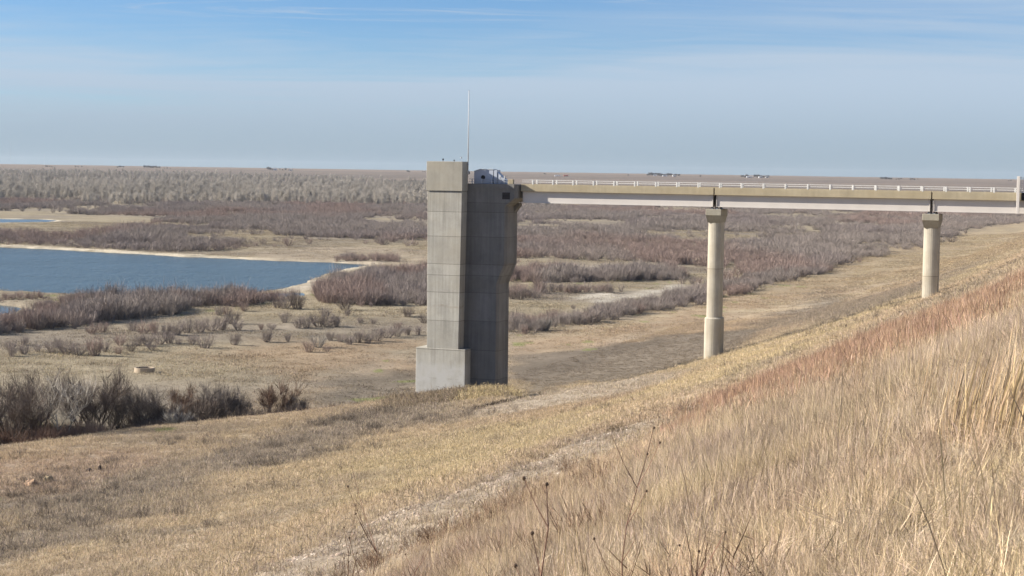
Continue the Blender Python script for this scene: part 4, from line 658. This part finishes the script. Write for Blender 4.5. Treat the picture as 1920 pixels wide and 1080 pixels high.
# tall weeds of the foreground
M_stem=simple('dead_stem',(.20,.115,.08),.9,var=.2,sc=20); M_head=simple('seed_head',(.13,.09,.06),.9,var=.2,sc=20)
WLb=['tall branching reddish dead weed stem in front of the track at bottom centre','second branching dead weed right of the tall one, nearer the grass slope','thin upright dead weed crossing the stones of the track','short brown weed with two dark seed heads at the edge of the stones','slim dead weed stem just right of the thin upright one','low reddish bushy dead weed left of it at the bottom edge','low reddish bushy dead weed at the bottom edge right of centre']
tops=[855,812,900,985,905,960,985]; from_=[1072,975,1078,1070,1078,1075,1060]
for i,(p,tp,fr) in enumerate(zip(DATA['WEEDS'],tops,from_)):
    r2=np.random.default_rng(40+i); x,y,H=p
    t_=empty('dead_weed'); ground(t_,x,y,-.05); tag(t_,WLb[i],'weed'); mb=MB(); hd=[]; pts=[np.array([0,0,0.])]
    lean=r2.uniform(-.04,.10)
    for k in range(1,7): pts.append(np.array([lean*H*k/6+r2.normal(0,.008*H),r2.normal(0,.01),H*.80*k/6]))
    w0=[.0075,.006,.0045,.004,.0035,.004,.004][i]
    mb.tube(pts,[w0*(1-.09*k) for k in range(7)],5)
    for k in range(9 if i<5 else 18):
        j=r2.integers(2 if i>4 else 3,7); p0=pts[j]; a=r2.uniform(0,6.28); L=H*r2.uniform(.08,.24); d=np.array([math.cos(a)*.55,math.sin(a)*.4,.85]); p1=p0+d*L*.5; p2=p0+d*L+np.array([0,0,.1*L]); mb.tube([p0,p1,p2],[w0*.55,w0*.4,w0*.3],3); hd.append(p2)
    link('stem',mb.mesh('stem'),M_stem,t_); hm=MB()
    for q in hd[:: (2 if i<5 else 4)]: 
        e=w0*1.5; hm.loft([[(q[0]+e*s*math.cos(a),q[1]+e*s*math.sin(a),q[2]+zz_*e) for a in np.arange(6)*1.047] for s,zz_ in ((.3,-1),(1,-.2),(.8,.6),(.2,1))])
    link('seed_heads',hm.mesh('seed_heads'),M_head,t_)
# straw bundles at the right
SLb=['tall straw coloured bunch grass clump with long upright stalks near the right edge','straw stalk clump just behind and left of the tallest right edge clump','straw stalk clump behind the tallest one, touching the right edge','thin tuft of tall straw stalks standing alone left of the right edge clumps','nearest straw stalk clump cut by the right edge of the view','thin far tuft of straw stalks below the red grass band']
for i,p in enumerate(DATA['P']['stalks']):
    r2=np.random.default_rng(70+i); x,y=p[0],p[1]; rr=math.hypot(x,y); H=[1.05,1.0,.95,1.25,.7,1.2][i]
    me=proto('tall_grass_clump',grass('',[90,45,70,16,50,14][i],[.32,.22,.3,.12,.25,.15][i],H,.0075,.16,r2,.10,1.6),M_grass)
    o=link('tall_grass_clump',me,None); ground(o,x,y); o['tint']=(.47,.355,.22); tag(o,SLb[i],'grass clump',group='tall straw clumps on the near slope')
# rocks
def rock(p,sx,sy,sz,col,lab,seed):
    r2=np.random.default_rng(seed); bm=bmesh.new(); bmesh.ops.create_icosphere(bm,subdivisions=3,radius=1)
    for v in bm.verts:
        c=v.co.copy(); f=1+.28*float(vnoise(np.array(c.x*2+seed),np.array(c.y*2+c.z*1.7),1,seed))+.1*float(vnoise(np.array(c.x*6),np.array(c.y*6+c.z*5),1,seed+1)); v.co*=f; v.co.x=max(-.8,min(.85,v.co.x)); v.co=(v.co.x*sx,v.co.y*sy,v.co.z*sz)
    me=bpy.data.meshes.new('boulder'); bm.to_mesh(me); bm.free(); o=link('boulder',me,simple('rock_%d'%seed,col,.95,var=.3,sc=3)); ground(o,p[0],p[1],sz*.25); o.rotation_euler[2]=r2.uniform(0,6); tag(o,lab,'rock')
R4=DATA['P']['rocksL']
rock(R4[0],.55,.5,.42,(.42,.28,.18),'orange tan boulder with dark cracks lying in the lower left grass',301)
rock(R4[1],.42,.4,.40,(.33,.26,.16),'tan boulder with dark right side just right of the orange one',302)
rock(R4[2],.34,.25,.20,(.10,.075,.06),'low dark rock left of its upright neighbour in the reddish soil',303)
rock(R4[3],.20,.2,.34,(.12,.09,.07),'small upright dark rock in the reddish soil',304)
rock(R4[4],2.2,1.4,.9,(.45,.34,.25),'large pinkish boulder beside the cove at the left edge',305)
pl_=DATA['P']['pile'][0]
for k,(dx,dy,s) in enumerate([(-3,0,.8),(-.8,1,1.1),(1.5,-1,.9),(4,.5,.7)]): rock((pl_[0]+dx,pl_[1]+dy),s*1.3,s,s,(.50,.42,.31),['leftmost pale block of the rock pile behind the first pier','largest pale block of the rock pile behind the first pier','low pale block right of the largest one in the rock pile behind the first pier','rightmost pale block of the rock pile behind the first pier'][k],310+k)
for k,(p,s,lb) in enumerate(zip(DATA['P']['bushes'],(.62,.55,.4,.35),('small dark bush casting a shadow beside the stony track','small dark weed clump at the edge of the stony track, nearer than the dark bush','small dark tuft on the bench below the first pier','small dark tuft below the first pier, right of the other tuft'))):
    o=link('dark_bush',proto('dark_bush',shrub('',120,.62,.62,.012,g_,8,.5,.6),M_twig),None); ground(o,p[0],p[1]); o.scale=(s*1.6,s*1.6,s*1.1); o['tint']=(.15,.12,.08); tag(o,lb,'bush')
# concrete ring in the meadow
p=DATA['P']['ring'][0]; rg=empty('concrete_ring'); ground(rg,p[0],p[1]); tag(rg,'low round concrete well ring in the left meadow behind the bare trees','well ring')
mb=MB(); nn=28; c_=[(math.cos(2*math.pi*i/nn),math.sin(2*math.pi*i/nn)) for i in range(nn)]
mb.loft([[(a*r_,b*r_,z_) for a,b in c_] for r_,z_ in ((1.4,-.3),(1.4,.72),(1.2,.72),(1.2,.1))]); link('ring_wall',mb.mesh('ring_wall'),concrete('ring_concrete',(.42,.34,.25)),rg)
for x_ in (-.55,.5): link('anchor_bolt',MB().cyl(x_,-.95,.725,.9,.09,n=8).mesh('anchor_bolt'),M_rust,rg)
# farmsteads on the horizon
M_fw=simple('white_farm_wall',(.62,.62,.62),.6); M_fr=simple('red_barn_wall',(.30,.10,.07),.7); M_fg=simple('grey_shed_wall',(.38,.38,.38),.6); M_roof=simple('farm_roof',(.34,.33,.33),.7)
BL=['white farmhouse standing alone on the left horizon','small white shed right of the lone farmhouse on the left horizon','long white shed on the plain above the left end of the bridge','red roofed barn beside the long white shed on the plain','left white building of the farmstead above the first bridge span','middle white building of the farmstead above the first bridge span','right white building of the farmstead above the first bridge span','long white shed of the farmstead above the second bridge span','white house right of the long shed above the second bridge span','small grey shed at the right end of the farmstead above the second span']
for ((x,y),w_,h_,c),lb in zip(DATA['BUILD'],BL):
    t_=empty('farm_building'); ground(t_,x,y,-.3); t_.rotation_euler=(0,0,rng.uniform(-.3,.3)); tag(t_,lb,'farm building',group='farm buildings on the horizon')
    d_=w_*.6; m_={'w':M_fw,'r':M_fr,'g':M_fg}[c]; 
    wl=link('wall',MB().loft([[(xx,yy,zz_) for xx,zz_ in ((-w_/2,0),(w_/2,0),(w_/2,h_*.65),(-w_/2,h_*.65))] for yy in (-d_/2,d_/2)]).mesh('wall'),m_,t_)
    link('roof',MB().loft([[(xx,yy,zz_) for yy,zz_ in ((-d_/2-.4,h_*.652),(d_/2+.4,h_*.652),(0,h_))] for xx in (-w_/2-.4,w_/2+.4)]).mesh('roof'),M_roof if c!='r' else M_fr,t_)
    link('door',MB().box(-.7,.7,-d_/2-.08,-d_/2-.01,0.0,min(2.2,h_*.55)).mesh('door'),M_dark,t_)
hm_=[]
for i in range(5):
    r2=np.random.default_rng(200+i); n=1300; ph=r2.uniform(0,6.28,n); u=r2.uniform(-1,1,n); rr=r2.uniform(0,1,n)**.45; rad=np.column_stack([np.cos(ph)*np.sqrt(1-u*u),np.sin(ph)*np.sqrt(1-u*u),u])*rr[:,None]
    c_=rad*np.array([.5,.5,.40])*(1+.25*np.sin(3*ph+i)[:,None])+[0,0,.58]; d=r2.normal(0,.035,(n,3)); T=np.stack([c_-d,c_+d],1)
    hm_.append((proto('crown',[ribbons(T,np.full((n,2),.016),r2,r2.uniform(.7,1.2,n))],M_twig),MB().tube([(0,0,-.05),(.01,0,.3),(0,.01,.65)],[.035,.028,.012],6).mesh('trunk')))
grp={}
for i,((x,y),h,(a,b)) in enumerate(DATA['HTREES']): grp.setdefault(a,[]).append((x,y,h,b))
WH={270:'shelterbelt on the left horizon',218:'small grove left of the left shelterbelt',85:'low grove by the radio mast',138:'three spaced trees on the left horizon',306:'low trees right of the left shelterbelt',500:'dark trees left of the lone white farmhouse',522:'trees behind the lone white farmhouse',762:'pair just left of the tower top',790:'pair half hidden by the tower top',1212:'left grove of the farmstead above the first span',1240:'right grove of the farmstead above the first span',1388:'left grove of the farmstead above the second span',1412:'right grove of the farmstead above the second span',1650:'grove on the horizon left of the second pier',1678:'three trees between two groves on the right horizon',1704:'grove above the second pier',1018:'pair on the plain right of the tower',1176:'single tree left of the first farmstead',1312:'single tree between the two farmsteads',1890:'pair beside the gate post',176:'lone dark tree on the left plain below the horizon',218.5:'',62:'lone dark tree on the plain at the far left',325:'lone dark tree on the plain below the shelterbelt'}
for a,L_ in grp.items():
    L_.sort(key=lambda q:q[0]/q[1]); m=len(L_)
    for j,(x,y,h,b) in enumerate(L_):
        t_=empty('horizon_tree'); ground(t_,x,y,-.2); cm,tm=hm_[(i_:=i_+1)%5]
        o=link('crown',cm,None,t_); o.scale=(h*1.15,h*1.15,h); o['tint']=(.135,.125,.115)
        o=link('trunk',tm,M_bark,t_); o.scale=(h,h,h)
        wh=WH.get(a,'horizon'); lb=('tiny tree, %s in the %s'%((NUM[j]+' from left' if j else 'leftmost'),wh)) if m>1 else 'tiny '+wh
        tag(t_,lb,'tree',group='tiny trees on the horizon')
for ((x,y),h),lb in zip(DATA['MAST'],('hair thin radio mast at the far left of the horizon','shorter hair thin radio mast right of the taller one on the left horizon')):
    t_=empty('radio_mast'); ground(t_,x,y); tag(t_,lb,'radio mast'); mb=MB()
    for k in range(3): mb.tube([(math.cos(k*2.09)*.35,math.sin(k*2.09)*.35,0),(math.cos(k*2.09)*.35,math.sin(k*2.09)*.35,h)],.06,4)
    for k in range(int(h/2)): mb.tube([(.35,0,k*2),(-.17,.3,k*2+1),(-.17,-.3,k*2+2)],.04,3)
    link('lattice',mb.mesh('lattice'),M_steel,t_)
# ------------------------------------------------------------------ haze
HAZE=2.8e-5
if HAZE:
    hb=MB().box(-4500,4500,-300,7600,-34,31).mesh('haze'); hm=bpy.data.materials.new('haze'); hm.use_nodes=True; hn=hm.node_tree; hn.nodes.clear()
    v=hn.nodes.new('ShaderNodeVolumePrincipled'); v.inputs['Color'].default_value=(.78,.86,.96,1); v.inputs['Density'].default_value=HAZE; v.inputs['Anisotropy'].default_value=.3
    o_=hn.nodes.new('ShaderNodeOutputMaterial'); hn.links.new(v.outputs[0],o_.inputs['Volume'])
    tag(link('haze',hb,hm),'thin pale air haze over the valley','haze',kind='stuff')
sc.cycles.max_bounces=6; sc.cycles.diffuse_bounces=1; sc.cycles.volume_bounces=1; sc.cycles.transparent_max_bounces=8
